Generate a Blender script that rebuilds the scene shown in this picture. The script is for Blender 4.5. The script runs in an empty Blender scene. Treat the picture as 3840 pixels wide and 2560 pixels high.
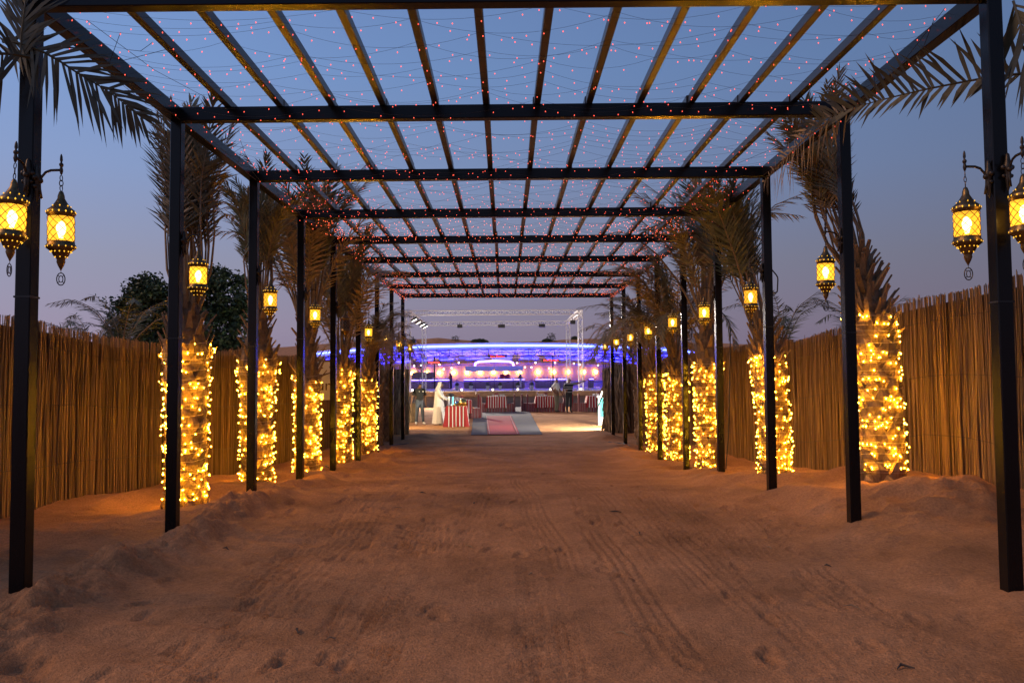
import bpy, math, random
import numpy as np
from mathutils import Vector, Matrix
R = math.radians
random.seed(7)
rng = np.random.default_rng(11)
scene = bpy.context.scene
COL = scene.collection

# ------------------------------------------------------------------ camera
CX, CZ = -0.078, 1.44
cam = bpy.data.objects.new('camera', bpy.data.cameras.new('camera'))
COL.objects.link(cam)
cam.data.lens = 28.0
cam.data.sensor_width = 36.0
cam.data.clip_start = 0.05
cam.data.clip_end = 3000
cam.matrix_world = (Matrix.Translation((CX, 0, CZ)) @ Matrix.Rotation(R(-0.504), 4, 'Z')
                    @ Matrix.Rotation(R(92.706), 4, 'X') @ Matrix.Rotation(R(-0.388), 4, 'Z'))
scene.camera = cam

# ------------------------------------------------------------------ dusk sky: afterglow to the west (left), sun just set
world = bpy.data.worlds.new('World')
scene.world = world
world.use_nodes = True
wn, wl = world.node_tree.nodes, world.node_tree.links
wn.clear()
sky = wn.new('ShaderNodeTexSky')
sky.sky_type = 'NISHITA'
sky.sun_disc = False
sky.sun_elevation = R(-1.0)
sky.sun_rotation = R(264)
sky.altitude = 50
sky.air_density = 1.0
sky.dust_density = 1.0
sky.ozone_density = 3.0
tc = wn.new('ShaderNodeTexCoord')
sep = wn.new('ShaderNodeSeparateXYZ')
ramp = wn.new('ShaderNodeValToRGB')
els = ramp.color_ramp.elements
def srgb(r, g, b):
    f = lambda c: (c / 255 / 12.92) if c < 10.3 else ((c / 255 + 0.055) / 1.055) ** 2.4
    return (f(r), f(g), f(b), 1)
stops = [(0.0, (128, 116, 142)), (0.06, (137, 127, 150)), (0.14, (132, 133, 155)), (0.24, (122, 139, 176)),
         (0.36, (110, 138, 184)), (0.55, (96, 122, 172)), (1.0, (58, 84, 138))]
els[0].position, els[0].color = stops[0][0], srgb(*stops[0][1])
els[1].position, els[1].color = stops[-1][0], srgb(*stops[-1][1])
for p, c in stops[1:-1]:
    e = els.new(p)
    e.color = srgb(*c)
wl.new(tc.outputs['Generated'], sep.inputs[0])
wl.new(sep.outputs['Z'], ramp.inputs[0])
n_sc = wn.new('ShaderNodeVectorMath'); n_sc.operation = 'SCALE'; n_sc.inputs['Scale'].default_value = 0.12
r_sc = wn.new('ShaderNodeVectorMath'); r_sc.operation = 'SCALE'; r_sc.inputs['Scale'].default_value = 0.80
add = wn.new('ShaderNodeVectorMath'); add.operation = 'ADD'
wl.new(sky.outputs[0], n_sc.inputs[0])
wl.new(ramp.outputs[0], r_sc.inputs[0])
az = wn.new('ShaderNodeMath'); az.operation = 'MULTIPLY_ADD'; az.inputs[1].default_value = -0.58; az.inputs[2].default_value = 0.97
wl.new(sep.outputs['X'], az.inputs[0]); wl.new(az.outputs[0], r_sc.inputs['Scale'])          # the western half (left) keeps more light
wl.new(n_sc.outputs[0], add.inputs[0])
wl.new(r_sc.outputs[0], add.inputs[1])
bg = wn.new('ShaderNodeBackground')
bg.inputs['Strength'].default_value = 1.0
wo = wn.new('ShaderNodeOutputWorld')
wl.new(add.outputs[0], bg.inputs[0])
wl.new(bg.outputs[0], wo.inputs[0])
# soft light of the afterglow high in the western sky, from the left of the path
glow = bpy.data.objects.new('afterglow_sun', bpy.data.lights.new('afterglow_sun', 'SUN'))
COL.objects.link(glow)
glow.data.energy = 1.28
glow.data.color = (1.0, .56, .24)
glow.data.angle = R(26)
glow.rotation_euler = (R(53), 0, R(-84))
vs = scene.view_settings
vs.view_transform = 'Standard'
vs.look = 'None'
vs.exposure = 0.0
vs.gamma = 1.0
vs.use_curve_mapping = False
scene.cycles.use_denoising = True
scene.cycles.max_bounces = 6
scene.cycles.diffuse_bounces = 3
scene.cycles.glossy_bounces = 3
scene.cycles.transparent_max_bounces = 8
scene.cycles.sample_clamp_indirect = 4.0

# ------------------------------------------------------------------ helpers
def tag(o, label=None, cat=None, group=None, kind=None):
    if label: o['label'] = label
    if cat: o['category'] = cat
    if group: o['group'] = group
    if kind: o['kind'] = kind
    return o
def link(name, mesh, parent=None, loc=(0, 0, 0), rot=None, scale=None):
    o = bpy.data.objects.new(name, mesh)
    COL.objects.link(o)
    if parent: o.parent = parent
    o.location = loc
    if rot is not None: o.rotation_euler = rot
    if scale is not None: o.scale = scale
    return o
def empty(name, loc=(0, 0, 0), rz=0):
    o = link(name, None, None, loc, (0, 0, rz))
    o.empty_display_size = 0.2
    return o
def frame_of(d):
    d = Vector(d).normalized()
    up = Vector((0, 0, 1)) if abs(d.z) < 0.95 else Vector((1, 0, 0))
    s = d.cross(up).normalized()
    return d, s, s.cross(d).normalized()
class MB:
    def __init__(s): s.v, s.f, s.m, s.cur = [], [], [], 0
    def face(s, *idx):
        s.f.append(idx); s.m.append(s.cur)
    def quad(s, a, b, c, d):
        n = len(s.v); s.v += [a, b, c, d]; s.face(n, n + 1, n + 2, n + 3)
    def box(s, c, d, M=None):
        n = len(s.v)
        for z in (-.5, .5):
            for y in (-.5, .5):
                for x in (-.5, .5):
                    p = Vector((x * d[0], y * d[1], z * d[2]))
                    if M is not None: p = M @ p
                    s.v.append((c[0] + p[0], c[1] + p[1], c[2] + p[2]))
        for q in ((0, 2, 3, 1), (4, 5, 7, 6), (0, 1, 5, 4), (2, 6, 7, 3), (0, 4, 6, 2), (1, 3, 7, 5)):
            s.face(*[n + i for i in q])
    def bar(s, p, q, w, h=None):
        h = h or w
        p, q = Vector(p), Vector(q)
        d, sd, up = frame_of(q - p)
        n = len(s.v)
        for c in (p, q):
            for a, b in ((-1, -1), (1, -1), (1, 1), (-1, 1)):
                s.v.append(tuple(c + sd * (a * w / 2) + up * (b * h / 2)))
        for q4 in ((0, 1, 2, 3), (7, 6, 5, 4), (0, 4, 5, 1), (1, 5, 6, 2), (2, 6, 7, 3), (3, 7, 4, 0)):
            s.face(*[n + i for i in q4])
    def tube(s, pts, r, k=6, cap=True):
        pts = [Vector(p) for p in pts]
        rr = r if isinstance(r, (list, tuple)) else [r] * len(pts)
        n0 = len(s.v)
        prev = None
        for i, p in enumerate(pts):
            d = (pts[min(i + 1, len(pts) - 1)] - pts[max(i - 1, 0)]).normalized()
            if prev is None:
                _, sd, up = frame_of(d)
            else:
                sd = (prev - d * prev.dot(d))
                sd = sd.normalized() if sd.length > 1e-6 else frame_of(d)[1]
                up = sd.cross(d)
            prev = sd
            for j in range(k):
                a = 2 * math.pi * j / k
                s.v.append(tuple(p + (sd * math.cos(a) + up * math.sin(a)) * rr[i]))
        for i in range(len(pts) - 1):
            for j in range(k):
                a, b = n0 + i * k + j, n0 + i * k + (j + 1) % k
                s.face(a, b, b + k, a + k)
        if cap:
            s.face(*[n0 + j for j in range(k)][::-1])
            e = n0 + (len(pts) - 1) * k
            s.face(*[e + j for j in range(k)])
    def lathe(s, prof, k=16, c=(0, 0, 0), sx=1, sy=1):
        n0 = len(s.v)
        for r, z in prof:
            for j in range(k):
                a = 2 * math.pi * j / k
                s.v.append((c[0] + r * math.cos(a) * sx, c[1] + r * math.sin(a) * sy, c[2] + z))
        for i in range(len(prof) - 1):
            for j in range(k):
                a, b = n0 + i * k + j, n0 + i * k + (j + 1) % k
                s.face(a, b, b + k, a + k)
    def ball(s, c, r, k=8, m=5, sz=1.0):
        s.lathe([(r * math.sin(math.pi * i / m) + 1e-5, -r * sz * math.cos(math.pi * i / m)) for i in range(m + 1)], k, c)
    def octa(s, c, r, h):
        n = len(s.v)
        x, y, z = c
        s.v += [(x + r, y, z), (x, y + r, z), (x - r, y, z), (x, y - r, z), (x, y, z + h), (x, y, z - h)]
        for i in range(4):
            j = (i + 1) % 4
            s.face(n + i, n + j, n + 4); s.face(n + j, n + i, n + 5)
    def mesh(s, name, mats=(), smooth=False):
        me = bpy.data.meshes.new(name)
        me.from_pydata([tuple(p) for p in s.v], [], s.f)
        mats = mats if isinstance(mats, (list, tuple)) else [mats]
        for m in mats: me.materials.append(m)
        if len(mats) > 1: me.polygons.foreach_set('material_index', s.m)
        if smooth: me.polygons.foreach_set('use_smooth', [True] * len(s.f))
        me.update()
        return me
    def build(s, name, mats, parent=None, loc=(0, 0, 0), rot=None, smooth=False, scale=None):
        return link(name, s.mesh(name, mats, smooth), parent, loc, rot, scale)

# ------------------------------------------------------------------ materials
def mat(name, col, rough=.7, metal=0.0, var=0.0, scale=8.0, bump=0.0, bscale=None, rnd=0.0, stretch=(1, 1, 1), island=False,
        col2=None, spec=None, trans=0.0):
    m = bpy.data.materials.new(name)
    m.use_nodes = True
    nt = m.node_tree
    N, L = nt.nodes, nt.links
    b = N['Principled BSDF']
    b.inputs['Roughness'].default_value = rough
    b.inputs['Metallic'].default_value = metal
    if spec is not None: b.inputs['Specular IOR Level'].default_value = spec
    b.inputs['Base Color'].default_value = (*col, 1)
    out = None
    if var or bump or col2:
        t = N.new('ShaderNodeTexCoord'); mp = N.new('ShaderNodeMapping'); mp.inputs['Scale'].default_value = stretch
        L.new(t.outputs['Object'], mp.inputs[0])
    if var or col2:
        nz = N.new('ShaderNodeTexNoise'); nz.inputs['Scale'].default_value = scale; nz.inputs['Detail'].default_value = 6
        nz.inputs['Roughness'].default_value = .65
        L.new(mp.outputs[0], nz.inputs['Vector'])
        cr = N.new('ShaderNodeValToRGB')
        c1 = [max(0, c * (1 - var)) for c in col]; c2 = col2 or [min(1, c * (1 + var)) for c in col]
        cr.color_ramp.elements[0].position, cr.color_ramp.elements[1].position = .32, .68
        cr.color_ramp.elements[0].color, cr.color_ramp.elements[1].color = (*c1, 1), (*c2, 1)
        L.new(nz.outputs[0], cr.inputs[0])
        out = cr.outputs[0]
    if rnd:
        if island:
            g = N.new('ShaderNodeNewGeometry'); src = g.outputs['Random Per Island']
        else:
            g = N.new('ShaderNodeObjectInfo'); src = g.outputs['Random']
        mr = N.new('ShaderNodeMapRange'); mr.inputs['To Min'].default_value = 1 - rnd; mr.inputs['To Max'].default_value = 1 + rnd
        L.new(src, mr.inputs[0])
        mx = N.new('ShaderNodeVectorMath'); mx.operation = 'SCALE'
        if out is None:
            mx.inputs[0].default_value = col
        else: L.new(out, mx.inputs[0])
        L.new(mr.outputs[0], mx.inputs['Scale'])
        out = mx.outputs[0]
    if out is not None: L.new(out, b.inputs['Base Color'])
    if bump:
        n2 = N.new('ShaderNodeTexNoise'); n2.inputs['Scale'].default_value = bscale or scale * 3; n2.inputs['Detail'].default_value = 5
        L.new(mp.outputs[0], n2.inputs['Vector'])
        bp = N.new('ShaderNodeBump'); bp.inputs['Strength'].default_value = 1.0; bp.inputs['Distance'].default_value = bump
        L.new(n2.outputs[0], bp.inputs['Height']); L.new(bp.outputs[0], b.inputs['Normal'])
    return m
def emit(name, col, st):
    m = bpy.data.materials.new(name)
    m.use_nodes = True
    N, L = m.node_tree.nodes, m.node_tree.links
    N.clear()
    e = N.new('ShaderNodeEmission'); e.inputs[0].default_value = (*col, 1); e.inputs[1].default_value = st
    o = N.new('ShaderNodeOutputMaterial'); L.new(e.outputs[0], o.inputs[0])
    return m
M = {}
M['steel'] = mat('dark painted steel', (.0075, .0068, .0072), .22, 0, .35, 3, .0006, 40, spec=.22)
M['rafter'] = mat('weathered steel tube', (.024, .018, .014), .34, 0, .4, 6, spec=.5)
M['band'] = mat('black tie', (.008, .008, .008), .5)
M['brass'] = mat('antique brass', (.20, .13, .055), .38, .9, .45, 30, .001, 90)
M['iron'] = mat('aged bronze arm', (.07, .055, .04), .42, .8, .3, 25)
M['wire'] = mat('dark light cable', (.02, .022, .03), .6)
M['clearwire'] = mat('pale light cable', (.5, .36, .2), .4)
M['reed'] = mat('dry reed', (.24, .142, .062), .62, 0, .35, 3, .002, 30, rnd=.5, stretch=(14, 14, .7))
M['reedmass'] = mat('dry reed mass', (.23, .137, .06), .65, 0, .35, 3, .002, 30, rnd=.5, stretch=(14, 14, .7), island=True)
M['backing'] = mat('reed mat backing', (.10, .055, .024), .9, 0, .4, 6, stretch=(12, 12, .6))
M['trunk'] = mat('palm trunk', (.15, .095, .05), .9, 0, .5, 14, .02, 22)
M['boot'] = mat('palm leaf base', (.24, .15, .072), .8, 0, .4, 9, .006, 30, rnd=.35, stretch=(3, 3, 1))
M['frond'] = mat('drying palm leaf', (.16, .155, .08), .6, 0, .3, 7, rnd=.3, col2=(.28, .25, .14))
M['drypalm'] = mat('dry palm leaf', (.25, .185, .10), .65, 0, .3, 7, rnd=.3, col2=(.40, .30, .17))
M['greenpalm'] = mat('green palm leaf', (.09, .11, .05), .55, 0, .3, 7, rnd=.25, col2=(.16, .165, .08))
M['deeppalm'] = mat('dark green palm leaf', (.05, .052, .022), .5, 0, .3, 7, rnd=.25, col2=(.085, .075, .035))
M['rachis'] = mat('palm stalk', (.25, .17, .085), .6, 0, .3, 6)
M['leaf'] = mat('broad leaf', (.040, .068, .022), .6, 0, .4, 3, rnd=.45, island=True)
M['bark'] = mat('bark', (.09, .065, .045), .9, 0, .4, 9, .01, 20)
M['amber'] = emit('warm fairy bulb', (1.0, .44, .012), 760)
def capsule_mat():
    m = bpy.data.materials.new('amber capsule halo')
    m.use_nodes = True
    N, L = m.node_tree.nodes, m.node_tree.links
    N.clear()
    e = N.new('ShaderNodeEmission'); e.inputs[0].default_value = (1.0, .44, .03, 1); e.inputs[1].default_value = 1.7  # capsule's own emission stands in for the golden halo round the bulb
    t = N.new('ShaderNodeBsdfTransparent')
    a = N.new('ShaderNodeMixShader'); a.inputs[0].default_value = .5
    o = N.new('ShaderNodeOutputMaterial')
    L.new(t.outputs[0], a.inputs[1]); L.new(e.outputs[0], a.inputs[2]); L.new(a.outputs[0], o.inputs[0])
    m.cycles.emission_sampling = 'NONE'
    return m
M['capsule'] = capsule_mat()
M['redbulb'] = emit('red fairy bulb', (1.0, .13, .05), 4.2)
M['redbulb2'] = emit('dim red fairy bulb', (1.0, .10, .06), 2.6)
M['core'] = emit('lamp filament', (1.0, .70, .26), 38)
M['pierce'] = emit('light through pierced metal', (1.0, .50, .04), 1.8)
M['wallglow'] = emit('warm wall globe', (1.0, .55, .10), 48)
M['festoon'] = emit('white festoon globe', (1.0, .85, .72), 5)
M['ledblue'] = emit('blue light tube', (.07, .11, 1.0), 22)
M['ledblue2'] = emit('blue light strip', (.012, .012, 1.0), 60)
M['ledwhite'] = emit('cold light strip', (.17, .12, 1.0), 20)
M['ledviolet'] = emit('violet light strip', (.35, .07, 1.0), 5)
M['neon'] = emit('red neon', (1.0, .07, .05), 6)
M['teal'] = emit('teal lamp glass', (.25, 1.0, .85), 2.2)
M['flood'] = emit('flood lamp glass', (1.0, .93, .8), 14)
M['white'] = mat('white paint', (.62, .61, .6), .5, 0, .1, 10)
M['alu'] = mat('aluminium truss', (.78, .76, .74), .45, .2, .1, 10)
M['chrome'] = mat('polished steel', (.62, .62, .63), .14, 1.0)
M['gold'] = mat('polished brass', (.72, .48, .14), .2, 1.0)
M['blackp'] = mat('black plastic', (.012, .012, .013), .45)
def glass_mat():
    m = bpy.data.materials.new('amber lantern glass')
    m.use_nodes = True
    N, L = m.node_tree.nodes, m.node_tree.links
    N.clear()
    e = N.new('ShaderNodeEmission'); e.inputs[0].default_value = (1.0, .45, .028, 1)
    oi = N.new('ShaderNodeObjectInfo'); mr = N.new('ShaderNodeMapRange'); mr.inputs['To Min'].default_value = 1.9; mr.inputs['To Max'].default_value = 3.2
    L.new(oi.outputs['Random'], mr.inputs[0]); L.new(mr.outputs[0], e.inputs[1])
    t = N.new('ShaderNodeBsdfTransparent'); t.inputs[0].default_value = (1, .75, .35, 1)
    a = N.new('ShaderNodeMixShader'); a.inputs[0].default_value = .55
    o = N.new('ShaderNodeOutputMaterial')
    L.new(t.outputs[0], a.inputs[1]); L.new(e.outputs[0], a.inputs[2]); L.new(a.outputs[0], o.inputs[0])
    return m
M['glass'] = glass_mat()
M['darkglass'] = mat('unlit lantern glass', (.05, .04, .03), .15)
def stripes_mat(name, axis, period, cols):
    m = bpy.data.materials.new(name)
    m.use_nodes = True
    N, L = m.node_tree.nodes, m.node_tree.links
    b = N['Principled BSDF']; b.inputs['Roughness'].default_value = .85
    t = N.new('ShaderNodeTexCoord'); s = N.new('ShaderNodeSeparateXYZ'); L.new(t.outputs['UV' if axis == 'U' else 'Object'], s.inputs[0])
    d = N.new('ShaderNodeMath'); d.operation = 'DIVIDE'; d.inputs[1].default_value = period
    L.new(s.outputs['X' if axis == 'U' else axis], d.inputs[0])
    fr = N.new('ShaderNodeMath'); fr.operation = 'FRACT'; L.new(d.outputs[0], fr.inputs[0])
    r = N.new('ShaderNodeValToRGB'); r.color_ramp.interpolation = 'CONSTANT'
    e = r.color_ramp.elements
    e[0].position, e[0].color = 0, (*cols[0][1], 1)
    e[1].position, e[1].color = cols[1][0], (*cols[1][1], 1)
    for p, c in cols[2:]:
        q = e.new(p); q.color = (*c, 1)
    L.new(fr.outputs[0], r.inputs[0]); L.new(r.outputs[0], b.inputs['Base Color'])
    return m
_red, _wht, _blk = (.32, .016, .016), (.72, .66, .60), (.02, .012, .012)
M['sadu'] = stripes_mat('striped woven cloth', 'U', .125, [(0, _red), (.60, _blk), (.65, _wht), (.90, _blk), (.95, _red)])
M['sadu2'] = stripes_mat('striped chair cloth', 'U', .12, [(0, (.20, .016, .02)), (.4, _blk), (.47, (.40, .32, .30)), (.6, _blk), (.66, (.20, .016, .02)), (.9, (.34, .26, .25))])

# ------------------------------------------------------------------ ground: one sheet to the horizon
_tab = np.random.default_rng(3).random((256, 256))
def vnoise(x, y):
    xi, yi = np.floor(x).astype(int), np.floor(y).astype(int)
    u, v = x - xi, y - yi
    u, v = u * u * (3 - 2 * u), v * v * (3 - 2 * v)
    a, b = _tab[xi & 255, yi & 255], _tab[(xi + 1) & 255, yi & 255]
    c, d = _tab[xi & 255, (yi + 1) & 255], _tab[(xi + 1) & 255, (yi + 1) & 255]
    return (a * (1 - u) + b * u) * (1 - v) + (c * (1 - u) + d * u) * v - .5
def fbm(x, y, o=4):
    s, a = 0, 1.0
    for i in range(o):
        s = s + a * vnoise(x * 2 ** i + 17.3 * i, y * 2 ** i + 9.1 * i)
        a *= .5
    return s
def sstep(a, b, x):
    t = np.clip((x - a) / (b - a), 0, 1)
    return t * t * (3 - 2 * t)
PALMS = [(-3.72, 9.15), (-3.64, 11.5), (-3.42, 13.5), (-3.4, 16.3), (-3.28, 18.7), (4.15, 8.95), (3.8, 11.5), (3.46, 13.9), (3.45, 16.4), (3.45, 18.8)]
def ground_z(x, y, fine=True):
    x = np.asarray(x, float); y = np.asarray(y, float)
    z = np.interp(y, [-40, 4, 7, 9.8, 12, 14.4, 17, 20, 24, 30, 36, 40, 50, 60, 105, 130, 165, 200, 215, 300, 1200],
                  [0, 0, 0, .03, -.08, -.22, -.27, -.31, -.37, -.39, -.38, -.37, -.36, -.36, -.3, 1.2, 5.8, 10.6, 10.8, 7, 4])
    ridge = np.interp(x, [-80, -52, -38, -28, -17, -8, -3, 1, 8, 14, 22, 34, 60], [-2, -.5, .6, .5, 1.3, .3, -.35, .15, .1, .4, .7, .2, -1])
    z = z + ridge * np.exp(-((y - 205) / 45) ** 2) + (y > 110) * fbm(x / 14, y / 14) * .55 * sstep(110, 160, y)
    side = sstep(2.5, 3.4, np.abs(x)) * (1 - sstep(24, 27, y))
    z = z + np.where(x > 0, .10, .05) * side * (1 - sstep(11, 15, y))
    z = z + .21 * np.exp(-((x - 4.35) / .95) ** 2 - ((y - 8.7) / 1.5) ** 2)
    for i, (px, py) in enumerate(PALMS):
        d = np.hypot(x - px, y - py)
        z = z + .07 * np.exp(-((d - .95) / .22) ** 2) - .06 * np.exp(-(d / .55) ** 2)
    z = z - .10 * np.exp(-((x + 4.35) / .4) ** 2 - ((y - 8.75) / .5) ** 2) - .09 * np.exp(-((x - 3.35) / .5) ** 2 - ((y - 9.9) / .5) ** 2)
    z = z + .10 * np.exp(-((x + 2.75) / .35) ** 2) * sstep(22, 24, y) * (1 - sstep(25.5, 27, y)) + .16 * np.exp(-((x - 2.9) / .5) ** 2) * sstep(22.5, 24, y) * (1 - sstep(25.5, 27.5, y))
    if not fine: return z
    near = 1 - sstep(21, 27, y)
    off = sstep(2.0, 3.0, np.abs(x) + .5 * fbm(x * .8, y * .8, 2))
    # spoil bank beside the posts on the left, clods on the right
    bx = -2.92 + .16 * vnoise(y * .9, y * 0 + 3.3)
    amp = .115 * sstep(2.0, 4.5, y) * (1 - sstep(8.5, 10.5, y)) + .05 * sstep(9, 11, y) * (1 - sstep(18, 22, y))
    bank = np.exp(-((x - bx) / .24) ** 2) * amp
    z = z + bank * (1 + 1.1 * fbm(x * 5, y * 4.2, 4) + .5 * fbm(x * 19, y * 17, 3))
    clod = np.exp(-((x - 4.3) / 1.1) ** 2 - ((y - 7.8) / .9) ** 2)
    z = z + clod * .17 * np.maximum(0, fbm(x * 3.6, y * 3.6, 5) + .10)
    z = z + off * near * (.065 * fbm(x * 1.7, y * 1.7, 6) + .03 * np.maximum(0, fbm(x * 7, y * 7, 3)))
    path = (1 - off) * near
    z = z + .06 * np.exp(-((x + 3.2) / .45) ** 2 - ((y - 5.1) / .8) ** 2)
    z = z + path * (.03 * fbm(x * 1.1, y * .9, 4) + .014 * fbm(x * 7, y * 6, 3) + .006 * fbm(x * 22, y * 19, 2) + .008 * np.maximum(0, fbm(x * 16, y * 13, 3) - .05))
    # wind and foot ripples on the left half
    rp = sstep(.3, 1.6, -x) * (1 - sstep(2.4, 3.2, -x)) * near
    z = z + rp * .024 * np.sin((x * .55 + y * 1.0) * 15 + 6 * fbm(x * 1.3, y * 1.3, 3)) * (.5 + vnoise(x * 2 + 50, y * 2))
    # tyre tracks
    rt = random.Random(77)
    for k in range(44):
        a, b, w = rt.uniform(-2.1, 2.5), rt.gauss(.0, .035), rt.uniform(.09, .2)
        n, c, dep = max(2, round(w * 2 / rt.uniform(.042, .07))), rt.random() * 3, rt.uniform(.015, .030)
        y0_, y1_ = rt.uniform(2.0, 7.5), rt.uniform(1.0, 7)
        xc = a + b * (y - 5) + .10 * np.sin(y * .4 + k) + .02 * np.sin(y * 2.1 + k)
        u = (x - xc) / w
        win = (1 - sstep(.8, 1.05, np.abs(u))) * sstep(y0_, y0_ + .5, y) * (1 - sstep(y0_ + y1_, y0_ + y1_ + 1.2, y))
        win = win * sstep(.0, .35, .5 + vnoise(y * .8 + 13 * k, x * 0 + k * 3.7) + .7 * vnoise(x * 3.1 + k, y * 2.2))
        ph = u * math.pi * n * .5 + c
        tread = .3 + .7 * np.sin(ph) ** 2 * (.7 + .3 * np.sin(y * 62 + 3 * ph))
        z = z - win * near * dep * (1.25 * tread - .5)
    return z
def gz(x, y): return float(ground_z(np.array([x]), np.array([y]))[0])
def gz0(x, y): return float(ground_z(np.array([x]), np.array([y]), False)[0])
def seg(*parts):
    out = []
    for a, b, st in parts: out += list(np.arange(a, b - st * .3, st))
    out.append(parts[-1][1])
    return np.array(out)
gx = seg((-900, -120, 60), (-120, -24, 6), (-24, -7, .8), (-7, -3.6, .06), (-3.6, 3.6, .024), (3.6, 7, .06), (7, 24, .8), (24, 120, 6), (120, 900, 60))
gy = seg((-120, -10, 10), (-10, 2.4, 1.0), (2.4, 9, .022), (9, 14, .035), (14, 26, .075), (26, 42, .25), (42, 110, 2.0), (110, 300, 5), (300, 1500, 60))
GX, GY = np.meshgrid(gx, gy)
GZ = ground_z(GX, GY)
fr = random.Random(5)
for i in range(120):                                             # shoe prints
    px, py = fr.uniform(-2.6, 2.9), fr.uniform(3.6, 14)
    a = fr.gauss(0, .35); L_, W_ = fr.uniform(.12, .15), fr.uniform(.045, .055)
    ix = slice(*np.searchsorted(gx, [px - .25, px + .25])); iy = slice(*np.searchsorted(gy, [py - .25, py + .25]))
    X, Y = GX[iy, ix] - px, GY[iy, ix] - py
    u, v = (X * math.cos(a) + Y * math.sin(a)) / W_, (-X * math.sin(a) + Y * math.cos(a)) / L_
    d = np.sqrt(u * u + v * v)
    GZ[iy, ix] += -.016 * (1 - sstep(.75, 1.05, d)) * (1 - .35 * np.sin(v * 22) * np.sin(u * 9)) + .008 * np.exp(-((d - 1.2) / .18) ** 2)
nx, ny = len(gx), len(gy)
me = bpy.data.meshes.new('sand_ground')
me.vertices.add(nx * ny)
me.vertices.foreach_set('co', np.stack([GX, GY, GZ], -1).astype(np.float32).ravel())
ii = (np.arange(ny - 1)[:, None] * nx + np.arange(nx - 1)[None, :]).ravel()
quads = np.stack([ii, ii + 1, ii + nx + 1, ii + nx], -1).astype(np.int32)
me.loops.add(quads.size); me.loops.foreach_set('vertex_index', quads.ravel())
me.polygons.add(len(quads))
me.polygons.foreach_set('loop_start', np.arange(0, quads.size, 4, dtype=np.int32))
me.polygons.foreach_set('use_smooth', np.ones(len(quads), dtype=bool))
me.update(calc_edges=True)
def sand_mat():
    m = mat('red desert sand', (.42, .20, .083), .95, 0, .20, .9, .012, 70, col2=(.60, .295, .13), spec=.15)
    N, L = m.node_tree.nodes, m.node_tree.links
    b = N['Principled BSDF']
    src = b.inputs['Base Color'].links[0].from_socket
    t = N['Texture Coordinate']
    n = N.new('ShaderNodeTexNoise'); n.inputs['Scale'].default_value = 38; n.inputs['Detail'].default_value = 8; n.inputs['Roughness'].default_value = .8
    L.new(t.outputs['Object'], n.inputs['Vector'])
    r = N.new('ShaderNodeMapRange'); r.inputs['From Min'].default_value = .3; r.inputs['From Max'].default_value = .7
    r.inputs['To Min'].default_value = .60; r.inputs['To Max'].default_value = 1.32
    L.new(n.outputs[0], r.inputs[0])
    s = N.new('ShaderNodeVectorMath'); s.operation = 'SCALE'
    L.new(src, s.inputs[0]); L.new(r.outputs[0], s.inputs['Scale']); L.new(s.outputs[0], b.inputs['Base Color'])
    return m
M['sand'] = sand_mat()
me.materials.append(M['sand'])
tag(link('sand_ground', me), 'rippled red desert sand with tyre tracks and shoe prints', 'ground', kind='structure')

# twigs and straw lying on the sand
TWORD = 'nearest second third fourth fifth sixth seventh eighth ninth tenth eleventh twelfth thirteenth fourteenth fifteenth sixteenth seventeenth eighteenth nineteenth twentieth twenty-first twenty-second twenty-third twenty-fourth'.split()
for i, py in enumerate(sorted(fr.uniform(3.9, 10.5) for _ in range(24))):
    px = fr.uniform(-2.6, 2.9)
    ln, a = fr.uniform(.04, .14), fr.uniform(0, 6.3)
    b = MB()
    pts = [(-ln / 2, 0, 0), (0, fr.uniform(-.02, .02), .012), (ln / 2, fr.uniform(-.03, .03), .004)]
    b.tube(pts, [.003, .004, .002] if i % 3 else [.004, .008, .003], 5)
    o = b.build('twig', M['rachis'] if i % 3 else M['bark'], None, (px, py, gz(px, py) + .006), (0, 0, a))
    tag(o, 'short dry twig on the sand path, %s nearest to the camera' % TWORD[i] if i else 'short dry twig on the sand path, nearest of all to the camera', 'twig', 'twigs scattered on the sand path')

# ------------------------------------------------------------------ pergola
ORD = 'first second third fourth fifth sixth seventh eighth ninth tenth eleventh twelfth thirteenth fourteenth fifteenth sixteenth seventeenth eighteenth nineteenth twentieth twenty-first'.split()
FY = [5.08, 7.376, 9.662, 11.948, 14.234, 16.656, 19.078, 21.5, 23.922]
HW, PW = 3.10, 0.10                       # half inner width, post width
ZB, ZT = 3.894, 4.024                       # underside and top of the cross beams
def dz(i, s): return (0.045 - 0.009 * i) * (.5 if s > 0 else -.5)
pergola = empty('pergola', (0, FY[0], 0))
tag(pergola, 'long black steel pergola of nine frames over the sand path', 'pergola')
def chamfer_prism(w, h, c=.006):
    b = MB()
    a, d = w / 2, h / 2
    ring = [(-a + c, -d), (a - c, -d), (a, -d + c), (a, d - c), (a - c, d), (-a + c, d), (-a, d - c), (-a, -d + c)]
    for z in (0, 1):
        b.v += [(x, y, z) for x, y in ring]
    for j in range(8):
        k = (j + 1) % 8
        b.face(j, k, k + 8, j + 8)
    b.face(*range(7, -1, -1)); b.face(*range(8, 16))
    return b
post_me = chamfer_prism(PW, PW).mesh('post', M['steel'])
beam_me = chamfer_prism(.10, ZT - ZB).mesh('cross_beam', M['steel'])
edge_me = chamfer_prism(.10, ZT - ZB - .004).mesh('edge_beam', M['steel'])
raf_me = chamfer_prism(.062, .082).mesh('rafter', M['rafter'])
band_b = MB(); band_b.box((0, 0, 0), (PW + .008, PW + .008, .012)); band_me = band_b.mesh('tie_band', M['band'])
clip_b = MB(); clip_b.box((0, 0, 0), (.02, .012, .05)); clip_me = clip_b.mesh('cable_clip', M['band'])
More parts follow.
